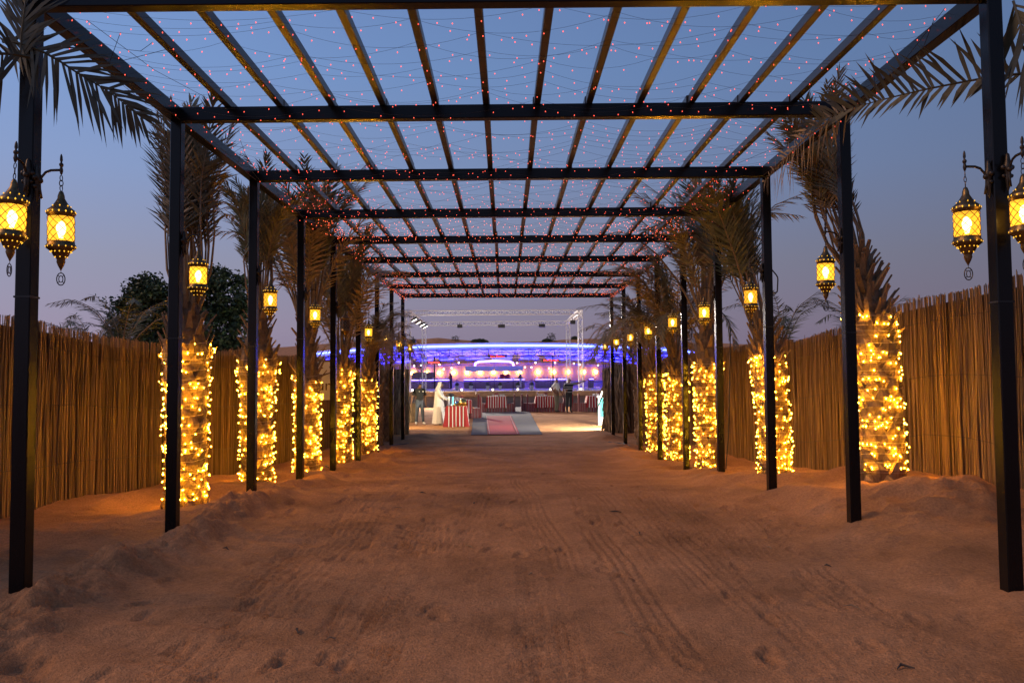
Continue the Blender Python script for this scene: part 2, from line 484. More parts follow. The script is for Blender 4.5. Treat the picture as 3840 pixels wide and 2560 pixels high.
def along(me, name, p, q, parent):
    """a prism whose local z runs from p to q, local y upright"""
    p, q = Vector(p), Vector(q)
    d = (q - p); L = d.length; d.normalize()
    sx = d.cross(Vector((0, 0, 1))).normalized(); up = sx.cross(d)
    o = link(name, me, parent)
    o.matrix_local = Matrix.Translation(p) @ Matrix((sx, up, d)).transposed().to_4x4() @ Matrix.Diagonal((1, 1, L, 1))
    return o
yo = FY[0]
for i, y in enumerate(FY):
    yc = y + PW / 2 - yo
    for s in (-1, 1):
        x = s * (HW + PW / 2)
        g = min(gz0(x, y + .05), gz0(x + .1, y), gz0(x - .1, y)) - .35
        o = link('post', post_me, pergola, (x, yc, g), (0, 0, 0), (1, 1, ZB + dz(i, s) - g + .001))
        o.rotation_euler = (R(random.uniform(-.12, .12)), R(random.uniform(-.12, .12)), 0)
        link('tie_band', band_me, o, (0, 0, (1.95 + random.uniform(-.12, .12) - g) / o.scale[2]), None, (1, 1, 1 / o.scale[2]))
    along(beam_me, 'cross_beam', (-HW - PW, yc, (ZB + ZT) / 2 + dz(i, -1)), (HW + PW, yc, (ZB + ZT) / 2 + dz(i, 1)), pergola)
    if i < 8:
        y2 = FY[i + 1] + PW / 2 - yo
        for s in (-1, 1):
            x = s * (HW + PW / 2)
            along(edge_me, 'edge_beam', (x, yc + .0505, (ZB + ZT) / 2 + dz(i, s)), (x, y2 - .0505, (ZB + ZT) / 2 + dz(i + 1, s)), pergola)
RX = [-HW - .05 + (2 * HW + .1) * k / 13 for k in range(1, 13)]
for x in RX:
    for i in range(8):
        t = (x + HW) / (2 * HW)
        za, zb_ = [ZT + .0425 + dz(j, -1) * (1 - t) + dz(j, 1) * t for j in (i, i + 1)]
        j1, j2 = random.uniform(-.012, .012), random.uniform(-.012, .012)
        ya = FY[i] - yo + (0.0 if i == 0 else .0508)
        along(raf_me, 'rafter', (x + j1, ya, za), (x + j1 * .4 + j2 * .6, FY[i + 1] - yo + .0505, zb_), pergola)

# ------------------------------------------------------------------ red light strings under the rafters, one net over each bay
def light_net(i):
    y0, y1 = FY[i] + .16, FY[i + 1] - .02
    e = empty('red_light_net', (0, y0, ZB))
    tag(e, 'net of red fairy lights strung under the %s roof bay from the front' % ORD[i], 'string lights', 'red light nets under the pergola roof')
    w, b = MB(), MB()
    r = random.Random(100 + i)
    n = 11
    xs = [-HW - .02] + RX + [HW + .02]
    for k in range(n):
        q = 0
        ya = (y1 - y0) * (k + r.uniform(.1, .5)) / n
        while q < 13:
            st = min(r.choice((2, 3, 3, 4)), 13 - q)
            yb = (y1 - y0) * (k + r.uniform(0, .9)) / n
            zz = lambda x: ZT - .012 - ZB + dz(i, -1 if x < 0 else 1) * abs(x) / HW
            A, B = Vector((xs[q], ya, zz(xs[q]))), Vector((xs[q + st], yb, zz(xs[q + st])))
            sag = r.uniform(.02, .05) * st
            m = 4 * st
            f = lambda t: A.lerp(B, t) - Vector((0, 0, sag * 4 * t * (1 - t)))
            w.tube([f(u / m) for u in range(m + 1)], .0011, 3, False)
            t = r.uniform(.02, .08)
            while t < 1:
                p = f(t)
                if r.random() < .92: b.octa((p.x, p.y + r.uniform(-.012, .012), p.z - .02 - r.uniform(0, .014)), *((.0046, .0075) if i < 4 else (.0047, .0075)))
                t += r.uniform(.6, 1.4) * .165 / (.49 * st)
            q += st; ya = yb
    # spare length of cable bunched at the corners
    for s, m in ((-1, (14, 10, 60, 90, 26, 40, 60, 60)[i]), (1, (10, 10, 46, 70, 40, 40, 40, 50)[i])):
        sp = (.5, .5, 1.5, 1.8, .8, .6, .5, .5)[i]
        last = None
        for q in range(m):
            t = r.random()
            px = s * (HW - abs(r.gauss(0, sp * .45)) + .05)
            py = (y1 - y0) * t
            pz = ZT - ZB - .04 - abs(r.gauss(0, .05)) - (.1 if abs(px) > HW - .1 else 0)
            b.octa((px, py, pz), .005, .008)
            if last and q % 2 and abs(last[0] - px) < .7: w.tube([last, ((last[0] + px) / 2, (last[1] + py) / 2, min(last[2], pz) - .03), (px, py, pz + .012)], .0022, 3, False)
            last = (px, py, pz + .012)
    tag(w.build('light_cable', M['wire'], e), kind='stuff')
    tag(b.build('red_bulbs', M['redbulb'] if i > 2 else M['redbulb2'], e), kind='stuff')
for i in range(8): light_net(i)

# ------------------------------------------------------------------ pierced brass lanterns on curled arms
def lantern_meshes():
    d = {}
    b = MB(); b.lathe([(.004, .335), (.012, .33), (.02, .305), (.022, .285), (.03, .27), (.045, .245), (.062, .225), (.078, .212), (.086, .2), (.086, .182), (.079, .176), (.079, .168), (.074, .165)], 18)
    d['cap'] = b.mesh('cap', M['brass'], True)
    b = MB(); b.lathe([(.074, .008), (.08, .004), (.08, -.008), (.088, -.018), (.088, -.036), (.07, -.05), (.052, -.066), (.045, -.085), (.03, -.098), (.024, -.112), (.026, -.125), (.018, -.148), (.008, -.168), (.003, -.18)], 18)
    d['base'] = b.mesh('base', M['brass'], True)
    b = MB()
    for j in range(14):
        a = 2 * math.pi * j / 14
        for rr, z, s in ((.084, .196, .0062), (.055, .235, .0045), (.087, -.028, .0045), (.061, -.060, .0045), (.037, -.093, .004)):
            if rr < .06 and j % 2: continue
            b.octa((rr * math.cos(a), rr * math.sin(a), z), s, s * 1.35)
    d['hole_glow'] = b.mesh('hole_glow', M['pierce'])  # glowing beads on solid metal stand in for light through the holes
    b = MB(); b.lathe([(.074, .006), (.0765, .05), (.0765, .12), (.074, .166)], 20)
    d['glass'] = b.mesh('glass', M['glass'], True)
    d['darkglass'] = b.mesh('dark_glass', M['darkglass'], True)
    b = MB(); n, h = 9, .162
    for j in range(n):
        for s in (-1, 1):
            pts = []
            for u in range(9):
                t = u / 8
                a = 2 * math.pi * (j / n + s * t * 3 / n)
                pts.append((.0785 * math.cos(a), .0785 * math.sin(a), .004 + h * t))
            b.tube(pts, .0024, 3, False)
    d['lattice'] = b.mesh('lattice', M['brass'])
    b = MB(); b.lathe([(.004, .140), (.018, .13), (.029, .10), (.027, .075), (.016, .05), (.012, .03)], 10)
    d['bulb'] = b.mesh('bulb', M['core'], True)
    d['darkbulb'] = b.mesh('dark_bulb', M['white'], True)
    b = MB()
    pr = [(.026 * math.sin(math.pi * t / 10) * (1 if t not in (5,) else 1.1), t) for t in range(11)]
    ring = [Vector((math.sin(2 * math.pi * k / 14) * .026, 0, -.235 - math.cos(2 * math.pi * k / 14) * .040)) for k in range(15)]
    b.tube(ring, .0035, 4, False)
    for rz in (.012,):
        b.tube([Vector((math.sin(2 * math.pi * k / 10) * .013, 0, -.235 - math.cos(2 * math.pi * k / 10) * .022)) for k in range(11)], .003, 4, False)
    for k in range(4):
        a = math.pi / 4 + k * math.pi / 2
        b.tube([(math.sin(a) * .012, 0, -.235 - math.cos(a) * .02), (math.sin(a) * .023, 0, -.235 - math.cos(a) * .034)], .0028, 3, False)
    b.tube([(0, 0, -.18), (0, 0, -.197)], .002, 3, False)
    d['pendant'] = b.mesh('pendant', M['iron'])
    b = MB()
    for k in range(3):
        z = .352 + k * .033; c = [(math.cos(t * math.pi / 4) * (.010 if k % 2 else .004), math.cos(t * math.pi / 4) * (.004 if k % 2 else .010), z + math.sin(t * math.pi / 4) * .02) for t in range(9)]
        b.tube(c, .003, 4, False)
    d['chain'] = b.mesh('chain', M['iron'])
    # arm runs from the post (x = -0.2) to the lantern axis (x = 0)
    b = MB()
    pts = [(-.155, 0, .29)] + [(-.165 + .02 * t / 3 if t < 3 else -.165 + .02 + (.145) * ((t - 3) / 7), 0, .37 + .105 * math.sin(math.pi / 2 * min(1, t / 8))) for t in range(0, 11)]
    pts = [(-.150, 0, .285), (-.163, 0, .345), (-.165, 0, .385), (-.15, 0, .425), (-.12, 0, .455), (-.08, 0, .468), (-.03, 0, .47), (0, 0, .47)]
    b.tube(pts, .0085, 6)
    b.lathe([(.003, .575), (.009, .56), (.011, .535), (.006, .52), (.016, .51), (.016, .5), (.009, .49), (.013, .475), (.014, .465), (.008, .445), (.003, .44)], 8)
    b.v = [(x * .8, y, z) for x, y, z in b.v]
    d['arm'] = b.mesh('arm', M['iron'], True)
    b = MB()
    b.lathe([(.002, .51), (.012, .5), (.016, .47), (.02, .45), (.027, .43), (.027, .40), (.018, .385), (.022, .36), (.016, .33), (.012, .29), (.003, .26)], 8, (-.185, 0, 0))
    b.ball((-.168, 0, .40), .02)
    for s in (-1, 1):
        b.ball((-.188, s * .028, .415), .018); b.ball((-.188, s * .024, .36), .014)
    b.v = [(x + .038, y, z) for x, y, z in b.v]
    d['bracket'] = b.mesh('bracket', M['iron'], True)
    return d
LM = lantern_meshes()
def lantern(x, y, z, rz, label, lit=True, size=1.0):
    e = empty('hanging_lantern', (x, y, z), rz)
    e.scale = (size,) * 3
    e.rotation_euler = (R(random.uniform(-1.8, 1.8)), R(random.uniform(-1.2, 1.2)), rz + R(random.uniform(-6, 6)))
    tag(e, label, 'lantern', 'pierced lanterns on the pergola posts')
    for n in ('bracket', 'arm', 'chain', 'cap', 'lattice', 'base', 'pendant'): link(n, LM[n], e)
    link('glass', LM['glass' if lit else 'darkglass'], e)
    link('bulb', LM['bulb' if lit else 'darkbulb'], e)
    if lit: tag(link('hole_glow', LM['hole_glow'], e), kind='stuff')
    e.children[-1].rotation_euler = (0, 0, random.random())
for i, y in enumerate(FY):
    z = 2.335 + random.uniform(-.02, .02)
    for s in (-1, 1):
        side = 'left' if s < 0 else 'right'
        lit = not (s < 0 and i == 4)
        lab = ('amber lantern on the inner face of the %s %s-hand pergola post from the front' if lit else 'unlit dark lantern on the inner face of the %s %s-hand pergola post from the front') % (ORD[i], side)
        lantern(s * (HW - .16), y + .05, z, 0 if s < 0 else math.pi, lab, lit, 1.0)
    if i == 0:
        lantern(-HW - .03, y - .16, z + .03, -math.pi / 2, 'amber lantern hung on the front face of the first left-hand post', True)
        lantern(HW + .08, y - .16, z + .03, -math.pi / 2, 'amber lantern hung on the front face of the first right-hand post', True)

# ------------------------------------------------------------------ palms
def leaflet(b, p, d, n, L, w):
    """one narrow folded leaflet from p along d"""
    d = d.normalized(); s = d.cross(n).normalized()
    q = p + d * (L * .5) - Vector((0, 0, L * .03)); e = p + d * L - Vector((0, 0, L * .14))
    k = len(b.v)
    b.v += [tuple(p - s * w * .35), tuple(p + s * w * .35), tuple(q + s * w * .5 + n * w * .15), tuple(q - s * w * .5 + n * w * .15), tuple(e)]
    b.face(k, k + 1, k + 2, k + 3); b.face(k + 3, k + 2, k + 4)
def frond_mesh(name, pts, r0, l_start, l_len, n, spread, fold, seed, mats, droop=.0, w=.022, ref=(0, 1, 0), asym=1.0):
    """pts: rachis points from base to tip; leaflets from fraction l_start; spread = angle away from the rachis"""
    r = random.Random(seed)
    b = MB()
    P = [Vector(p) for p in pts]
    cum = [0]
    for a, c in zip(P, P[1:]): cum.append(cum[-1] + (c - a).length)
    def at(t):
        s = t * cum[-1]
        for i in range(len(P) - 1):
            if s <= cum[i + 1] or i == len(P) - 2:
                u = (s - cum[i]) / max(1e-6, cum[i + 1] - cum[i])
                return P[i].lerp(P[i + 1], u), (P[i + 1] - P[i]).normalized()
    b.cur = 0
    m = 10
    b.tube([at(i / m)[0] for i in range(m + 1)], [r0 * (1 - .85 * i / m) for i in range(m + 1)], 4)
    b.cur = 1
    for i in range(n):
        t = l_start + (1 - l_start) * (i + r.random()) / n
        p, d = at(min(t, .999))
        u = (t - l_start) / (1 - l_start)
        ref = Vector(ref)
        s = d.cross(ref).cross(d).normalized() if abs(d.dot(ref)) < .98 else Vector((1, 0, 0))
        nn = s.cross(d).normalized()
        for sg in (-1, 1):
            a = R(spread * (1 - .45 * u) + r.gauss(0, 7))
            f = R(fold + r.gauss(0, 10))
            dirv = d * math.cos(a) + (s * (sg * math.cos(f)) + nn * math.sin(f)) * math.sin(a) + Vector((0, 0, -droop * r.uniform(.4, 1.2)))
            L = l_len * (asym if sg < 0 else 1) * (math.sin(math.pi * (.15 + .8 * u)) * .75 + .3) * r.uniform(.8, 1.15)
            leaflet(b, p, dirv, nn, L, w * r.uniform(.8, 1.2))
    return b.mesh(name, mats)
mk = {'mix': [M['rachis'], M['frond']], 'dry': [M['rachis'], M['drypalm']], 'green': [M['rachis'], M['greenpalm']], 'deep': [M['deeppalm'], M['deeppalm']]}
FR = {}
for key in ('mix', 'dry', 'green'):
    # fronds bound upright: bare stalks below, brush of leaflets above (x is outward, z up)
    FR['tied', key] = [frond_mesh('frond', [(.12, 0, 0), (.25, .02 * k, .45), (.24, -.02, .95), (.13, 0, 1.35), (.17, .03, 1.8), (.24 + .05 * k, 0, 2.25)], .021, .42, .42, 34, 50, 20, 40 + k, mk[key], 0, .024) for k in range(3)]
    FR['fan', key] = [frond_mesh('frond', [(.1, 0, 0), (.14, 0, .6), (.17, 0, 1.2), (.34, 0, 1.9), (.62 + .16 * k, .05, 2.5)], .021, .36, .44, 38, 44, 10, 60 + k, mk[key], .02, .026) for k in range(3)]
    FR['open', key] = [frond_mesh('frond', [(.1, 0, 0), (.3, 0, .7), (.62, .05, 1.35), (1.1, .05, 1.85), (1.6 + .15 * k, 0, 2.05 - .15 * k)], .022, .22, .42, 42, 52, 14, 80 + k, mk[key], .08, .026) for k in range(3)]
    FR['arch', key] = [frond_mesh('frond', [(.1, 0, 0), (.4, 0, .62), (.9, .04, 1.0), (1.5, .04, 1.02), (2.0, 0, .70), (2.25, 0, .3 - .1 * k)], .022, .2, .40, 44, 58, -14, 95 + k, mk[key], .25, .026) for k in range(3)]
    FR['short', key] = [frond_mesh('frond', [(.03, 0, 0), (.25, 0, .4), (.55, .03, .7), (.95, .03, .8), (1.25, 0, .66)], .012, .15, .26, 34, 55, 15, 120 + k, mk[key], .1, .016) for k in range(2)]
# stub of a cut leaf stalk (long) and the flat scale it leaves lower down
b = MB()
b.v = [(-.055, 0, -.03), (.055, 0, -.03), (.06, .035, -.03), (-.06, .035, -.03), (-.03, .075, .17), (.03, .075, .17), (.034, .105, .165), (-.034, .105, .165), (-.024, .13, .29), (.024, .13, .29), (.026, .15, .28), (-.026, .15, .28)]
for k in (0, 4):
    for q in ((0, 1, 5, 4), (1, 2, 6, 5), (2, 3, 7, 6), (3, 0, 4, 7)): b.face(*[k + i for i in q])
b.face(8, 9, 10, 11)
STUB = b.mesh('leaf_base', M['boot'])
b = MB()
b.v = [(-.085, -.01, -.05), (0, .012, -.075), (.085, -.01, -.05), (-.06, .028, .03), (0, .05, .035), (.06, .028, .03), (-.028, .032, .095), (.028, .032, .095), (-.03, -.02, .10), (.03, -.02, .10)]
for q in ((0, 1, 4, 3), (1, 2, 5, 4), (3, 4, 7, 6), (4, 5, 7), (6, 7, 9, 8), (0, 3, 6, 8), (2, 9, 7, 5)): b.face(*q)
SCALE = b.mesh('leaf_base', M['boot'])
FB = MB(); FB.lathe([(.001, -.008), (.0046, 0), (.001, .008)], 5)
FB.cur = 1; FB.lathe([(.002, -.015), (.0075, -.010), (.0098, 0), (.0075, .009), (.003, .013)], 7)
FBULB = FB.mesh('fairy_bulb', [M['amber'], M['capsule']], True)

def palm(px, py, zl, zt, r0, style, key, nf, label, slabel, lean=(0, 0), fs=1.0, lit=True, seed=1, nb=170, tiltf=0, stubs=46, aim=None, tie=None, flare=1.15):
    """zl: top of the wrapped trunk, zt: where the fronds start (world z)"""
    r = random.Random(seed)
    g = gz0(px, py) - .06
    e = empty('date_palm', (px, py, g))
    tag(e, label, 'palm tree', 'date palms along the pergola')
    H, hl = zt - g, zl - g
    def cen(z):
        t = max(0, (z - .4) / H)
        return lean[0] * .45 * t * t, lean[1] * .45 * t * t
    def rad(z):
        u = z / H
        base = r0 * (1 + .18 * max(0, 1 - z / .25) + (flare - 1) * math.exp(-((z - hl) / .35) ** 2))
        return base * (1 - .45 * max(0, (z - hl) / max(.2, H - hl)))
    b = MB()
    k, n = 18, 40
    for i in range(n + 1):
        z = -.3 + (H + .3) * i / n
        cx, cy = cen(z)
        for j in range(k):
            a = 2 * math.pi * j / k
            rr = rad(max(z, 0)) * .93 * (1 + r.uniform(-.05, .05))
            b.v.append((cx + rr * math.cos(a), cy + rr * math.sin(a), z))
    for i in range(n):
        for j in range(k):
            a, c = i * k + j, i * k + (j + 1) % k
            b.face(a, c, c + k, a + k)
    b.face(*[n * k + j for j in range(k)])
    trunk = b.build('trunk', M['trunk'], e)
    rows = int(hl / .115)
    def put(me, z, a, out, tilt, sc):
        cx, cy = cen(z)
        rr = rad(z) * .93 + out
        o = link('leaf_base', me, trunk, (cx + rr * math.cos(a), cy + rr * math.sin(a), z), (-tilt, 0, a - math.pi / 2), (sc, sc, sc * r.uniform(.85, 1.2)))
        o.rotation_mode = 'XYZ'
    for i in range(rows):
        z = .06 + hl * i / rows
        m = 7
        for j in range(m):
            a = 2 * math.pi * (j + .5 * (i % 2)) / m + r.uniform(-.12, .12)
            if math.sin(a) > .75: continue                  # the far side is never seen
            put(SCALE, z, a, -.008, r.uniform(-.1, .12), 1.15 * r0 / .2 * r.uniform(.85, 1.15))
    for i in range(stubs):
        t = (i + r.random()) / stubs
        z = hl - .25 + (H - hl + .2) * t
        a = i * 2.399 + r.uniform(-.2, .2)
        put(STUB, z, a, -.02, r.uniform(-.05, .35), r.uniform(.5, .9) * (.8 + .2 * t))
    cx, cy = cen(H)
    for i in range(nf):
        kk = style[i % len(style)]
        me = r.choice(FR[kk, key[i % len(key)]])
        a = i * 2.399 + r.uniform(-.25, .25)
        if aim is not None and r.random() < .6: a = aim + r.gauss(0, .7)
        sc = fs * r.uniform(.82, 1.08)
        rt = (Matrix.Rotation(lean[0] * .42, 4, 'Y') @ Matrix.Rotation(-lean[1] * .42, 4, 'X') @ Matrix.Rotation(a, 4, 'Z') @ Matrix.Rotation(R(r.gauss(tiltf, 4)), 4, 'Y'))
        wd = tie or 1.0
        o = link('frond', me, e)
        o.matrix_local = Matrix.Translation((cx, cy, H - .1 + r.uniform(-.12, .1))) @ rt @ Matrix.Diagonal((sc * wd, sc * r.uniform(.9, 1.1), sc, 1))
    if not lit: return e
    s = empty('fairy_light_string', (px, py, g))
    tag(s, slabel, 'string lights', 'warm fairy lights wrapped round the palm trunks')
    w = MB()
    turns = int((hl - .1) / .068)
    pts = []
    for i in range(turns * 14 + 1):
        t = i / (turns * 14)
        z = .12 + (hl - .06) * t + .012 * math.sin(i * .9) + .02 * math.sin(i * .13)
        a = 2 * math.pi * i / 14
        cx, cy = cen(z)
        rr = rad(z) + .035 + .012 * math.sin(i * 2.3)
        pts.append((cx + rr * math.cos(a), cy + rr * math.sin(a), z))
    w.tube(pts, .0028, 3, False)
    w.build('cable', M['clearwire'], s)
    cnt = 0
    while cnt < nb * 1.15:
        q = r.randrange(len(pts) - 1)
        p = Vector(pts[q]).lerp(Vector(pts[q + 1]), r.random())
        a = math.atan2(p[1] - cen(p[2])[1], p[0] - cen(p[2])[0])
        if math.sin(a) > .55 and r.random() < .85: continue
        rr = r.uniform(0, .028)
        o = link('fairy_bulb', FBULB, s, (p[0] + rr * math.cos(a), p[1] + rr * math.sin(a), p[2] + r.uniform(-.03, .02)), (r.uniform(-.9, .9), r.uniform(-.9, .9), 0), (r.uniform(.75, 1.25),) * 3)
        cnt += 1
    return e
lb = 'lit palm, %s row, %s from the front, %s'
sb = 'warm fairy lights round the %s palm trunk from the front, %s-hand row'
palm(*PALMS[0], 1.80, 2.35, .205, ['tied'], ['mix', 'dry', 'mix'], 30, lb % ('left-hand', 'first', 'with fronds bound upright into a brush'), sb % ('first', 'left'), fs=.98, seed=11, nb=190, flare=1.22, tie=.8)
palm(*PALMS[1], 1.68, 2.55, .20, ['fan', 'tied'], ['mix', 'green', 'mix'], 30, lb % ('left-hand', 'second', 'with fronds bound to a fan'), sb % ('second', 'left'), fs=.78, seed=12, nb=200, flare=1.3)
palm(*PALMS[2], 1.48, 2.5, .185, ['fan', 'open', 'fan'], ['mix', 'dry', 'green'], 34, lb % ('left-hand', 'third', 'with tall fronds above the beam'), sb % ('third', 'left'), fs=1.02, seed=13, nb=180, tiltf=3)
palm(*PALMS[3], 1.62, 1.95, .175, ['fan', 'open', 'fan'], ['mix', 'dry', 'mix'], 34, lb % ('left-hand', 'fourth', 'standing by the white banner'), sb % ('fourth', 'left'), fs=.98, seed=14, nb=180)
palm(*PALMS[4], 1.40, 2.0, .165, ['arch', 'open'], ['dry', 'mix'], 34, lb % ('left-hand', 'fifth', 'with brown fronds arching over the path'), sb % ('fifth', 'left'), fs=.58, seed=15, nb=160, aim=-.2)
palm(*PALMS[5], 2.06, 2.85, .205, ['tied', 'tied', 'fan'], ['mix', 'dry', 'mix'], 26, lb % ('right-hand', 'first', 'leaning inward with shaggy cut leaf bases'), sb % ('first', 'right'), lean=(-.75, 0), fs=.78, seed=16, nb=190, stubs=105)
palm(*PALMS[6], 1.72, 2.25, .20, ['fan', 'tied', 'fan'], ['green', 'mix', 'green'], 24, lb % ('right-hand', 'second', 'with green fronds tied in a sheaf'), sb % ('second', 'right'), lean=(-.55, 0), fs=.86, seed=17, nb=200, tie=.8)
palm(*PALMS[7], 1.66, 2.6, .195, ['open', 'fan', 'fan'], ['mix', 'dry', 'green'], 34, lb % ('right-hand', 'third', 'with a thick head of fronds'), sb % ('third', 'right'), fs=1.0, seed=18, nb=200)
palm(*PALMS[8], 1.46, 2.0, .185, ['open', 'fan', 'open', 'arch'], ['dry', 'mix'], 34, lb % ('right-hand', 'fourth', 'with tangled brown fronds'), sb % ('fourth', 'right'), fs=.88, seed=19, nb=190, aim=math.pi + .3)
palm(*PALMS[9], 1.44, 2.1, .17, ['arch', 'open'], ['dry', 'mix'], 34, lb % ('right-hand', 'fifth', 'with dry fronds hanging over the path'), sb % ('fifth', 'right'), fs=.70, seed=20, nb=170, aim=math.pi)
ul = 'unlit palm, %s row, near the pergola end, %s'
palm(-3.5, 21.2, 1.2, 1.9, .17, ['arch', 'open'], ['dry'], 16, ul % ('left-hand', 'next to the seventh post'), '', fs=.7, lit=False, seed=21, stubs=24)
palm(-3.55, 23.4, 1.2, 1.7, .16, ['fan', 'arch'], ['dry'], 7, ul % ('left-hand', 'next to the last post'), '', fs=.6, lit=False, seed=22, stubs=24)
palm(3.6, 21.2, 1.2, 1.9, .17, ['arch', 'open'], ['dry', 'mix'], 22, ul % ('right-hand', 'next to the seventh post'), '', fs=.85, lit=False, seed=23, stubs=24)
palm(3.9, 23.6, 1.2, 1.7, .16, ['arch', 'open'], ['mix', 'green'], 9, ul % ('right-hand', 'next to the last post'), '', fs=.72, lit=False, seed=24, stubs=24)

# single fronds tied to the first posts
def tied_frond(pts, label, key, seed, spread=48, fold=0, ll=.42, n=36, droop=0.02, start=.05, ref=(0, 0, 1), w=.022, asym=1.0):
    me = frond_mesh('palm_frond', pts, .011, start, ll, n, spread, fold, seed, mk[key], droop, w, ref, asym)
    o = link('palm_frond', me)
    tag(o, label, 'palm frond', 'cut fronds tied to the pergola')
tied_frond([(-3.3, 5.06, 3.632), (-3.154, 5.04, 3.609), (-2.992, 5.07, 3.543), (-2.839, 5.12, 3.44), (-2.679, 5.2, 3.352), (-2.51, 5.3, 3.208)], 'drooping frond tied to the first left-hand post, pointing into the path', 'deep', 201, 64, 0, .36, 34, .12)
tied_frond([(-3.1, 5.02, 3.51), (-3.178, 4.95, 3.509), (-3.312, 4.9, 3.48), (-3.475, 4.9, 3.388), (-3.7, 4.9, 3.2)], 'frond tied to the first left-hand post, pointing out of the path', 'deep', 202, 62, 0, .42, 26, .1)
tied_frond([(-3.18, 5.06, 3.45), (-3.17, 5.04, 3.65), (-3.14, 5.03, 3.9), (-3.1, 5.0, 4.15)], 'frond tied upright on the front of the first left-hand post', 'deep', 203, 40, 0, .34, 26, 0, ref=(1, 0, 0))
tied_frond([(3.7, 5.1, 3.46), (3.542, 5.25, 3.484), (3.334, 5.5, 3.544), (3.129, 5.9, 3.609), (3.007, 6.3, 3.678), (2.926, 6.6, 3.722), (2.813, 7.0, 3.759), (2.785, 7.4, 3.77)], 'long frond along the right-hand roof edge between the first and second post', 'deep', 204, 62, 12, .5, 44, -.10, w=.03, asym=.4)
tied_frond([(3.1, 7.0, 3.85), (2.969, 7.25, 3.825), (2.847, 7.6, 3.76), (2.83, 8.3, 3.68), (2.9, 9.0, 3.68)], 'brown frond along the right-hand roof edge past the second post', 'dry', 205, 55, -20, .4, 40, .1)
tied_frond([(3.28, 5.1, 3.9), (3.3, 5.06, 3.7), (3.36, 5.02, 3.5), (3.5, 4.98, 3.35)], 'dark frond hanging on the first right-hand post', 'deep', 206, 45, 0, .4, 26)

# ------------------------------------------------------------------ reed fences
def fence(pl, label, seed, ymin):
    """pl: list of (x, y, top z)"""
    r = random.Random(seed)
    e = empty('reed_fence', (pl[0][0], pl[0][1], 0))
    tag(e, label, 'fence')
    ox, oy = pl[0][0], pl[0][1]
    kinds = []
    for k in range(4):
        b = MB()
        q = r.uniform(.8, 1.2)
        b.tube([(0, 0, 0), (r.uniform(-.012, .012), r.uniform(-.008, .008), .33), (r.uniform(-.018, .018), r.uniform(-.01, .01), .68), (r.uniform(-.02, .02), 0, 1)], [.0086 * q, .008 * q, .007 * q, .005 * q], 5, False)
        kinds.append(b)
    kmesh = [b.mesh('reed', M['reed'], True) for b in kinds]
    cum = [0]
    for a, c in zip(pl, pl[1:]): cum.append(cum[-1] + math.hypot(c[0] - a[0], c[1] - a[1]))
    def at(s):
        for i in range(len(pl) - 1):
            if s <= cum[i + 1] or i == len(pl) - 2:
                u = (s - cum[i]) / (cum[i + 1] - cum[i])
                p, q = pl[i], pl[i + 1]
                tx, ty = (q[0] - p[0]) / (cum[i + 1] - cum[i]), (q[1] - p[1]) / (cum[i + 1] - cum[i])
                return p[0] + (q[0] - p[0]) * u, p[1] + (q[1] - p[1]) * u, p[2] + (q[2] - p[2]) * u, tx, ty
    mass = MB()
    s, n, bun, bl = 0, 0, 0, 0
    while s < cum[-1]:
        x, y, zt, tx, ty = at(s)
        if s > bun:
            bun = s + r.uniform(.25, .9); bl = r.gauss(0, .014)
        off = r.uniform(-.02, .02)
        px, py = x - ty * off, y + tx * off
        g = gz0(px, py) - .05
        h = zt + bl + r.gauss(0, .009) + (r.uniform(.01, .05) if r.random() < .035 else 0) - g
        lean = (r.gauss(0, .009), r.gauss(0, .009))
        k = r.randrange(4); rw = r.uniform(.7, 1.25)
        if y > ymin and n < 300:
            o = link('reed', kmesh[k], e, (px - ox, py - oy, g), (lean[0], lean[1], r.uniform(0, 6.28)), (rw, rw, h))
            n += 1
        else:
            ca, sa = math.cos(n * 1.7 + s * 31), math.sin(n * 1.7 + s * 31)
            n0 = len(mass.v)
            for v in kinds[k].v:
                vx, vy = v[0] * rw, v[1] * rw
                mass.v.append((px - ox + vx * ca - vy * sa + lean[1] * h * v[2], py - oy + vx * sa + vy * ca - lean[0] * h * v[2], g + v[2] * h))
            for f in kinds[k].f: mass.face(*[n0 + i for i in f])
        s += r.uniform(.005, .0125)
    tag(mass.build('reed_mass', M['reedmass'], e, smooth=True), kind='stuff')
    b = MB()
    N = 60
    prev = None
    for i in range(N + 1):
        x, y, zt, tx, ty = at(cum[-1] * i / N)
        sg = 1 if pl[0][0] > 0 else -1
        w = (.03 * sg * abs(ty), .03 * abs(tx))
        a = (x - ox + w[0], y - oy + w[1])
        g = gz0(x, y) - .3
        cur = [(a[0], a[1], g), (a[0], a[1], zt - .10), (a[0] + w[0] * .6, a[1] + w[1] * .6, zt - .10), (a[0] + w[0] * .6, a[1] + w[1] * .6, g)]
        n0 = len(b.v); b.v += cur
        if prev is not None:
            for q in range(4): b.face(prev + q, prev + (q + 1) % 4, n0 + (q + 1) % 4, n0 + q)
        prev = n0
    b.build('backing_mat', M['backing'], e)
    for fz in (.22, .55, .86):
        pts = []
        for i in range(N + 1):
            x, y, zt, tx, ty = at(cum[-1] * i / N)
            sg = -1 if pl[0][0] > 0 else 1
            g = gz0(x, y)
            pts.append((x - ox + sg * .036 * abs(ty), y - oy - .036 * abs(tx), g + (zt - g) * fz + .008 * math.sin(i * 2.1)))
        b = MB(); b.tube(pts, .0026, 4); b.build('binding_wire', M['iron'], e)
    return e
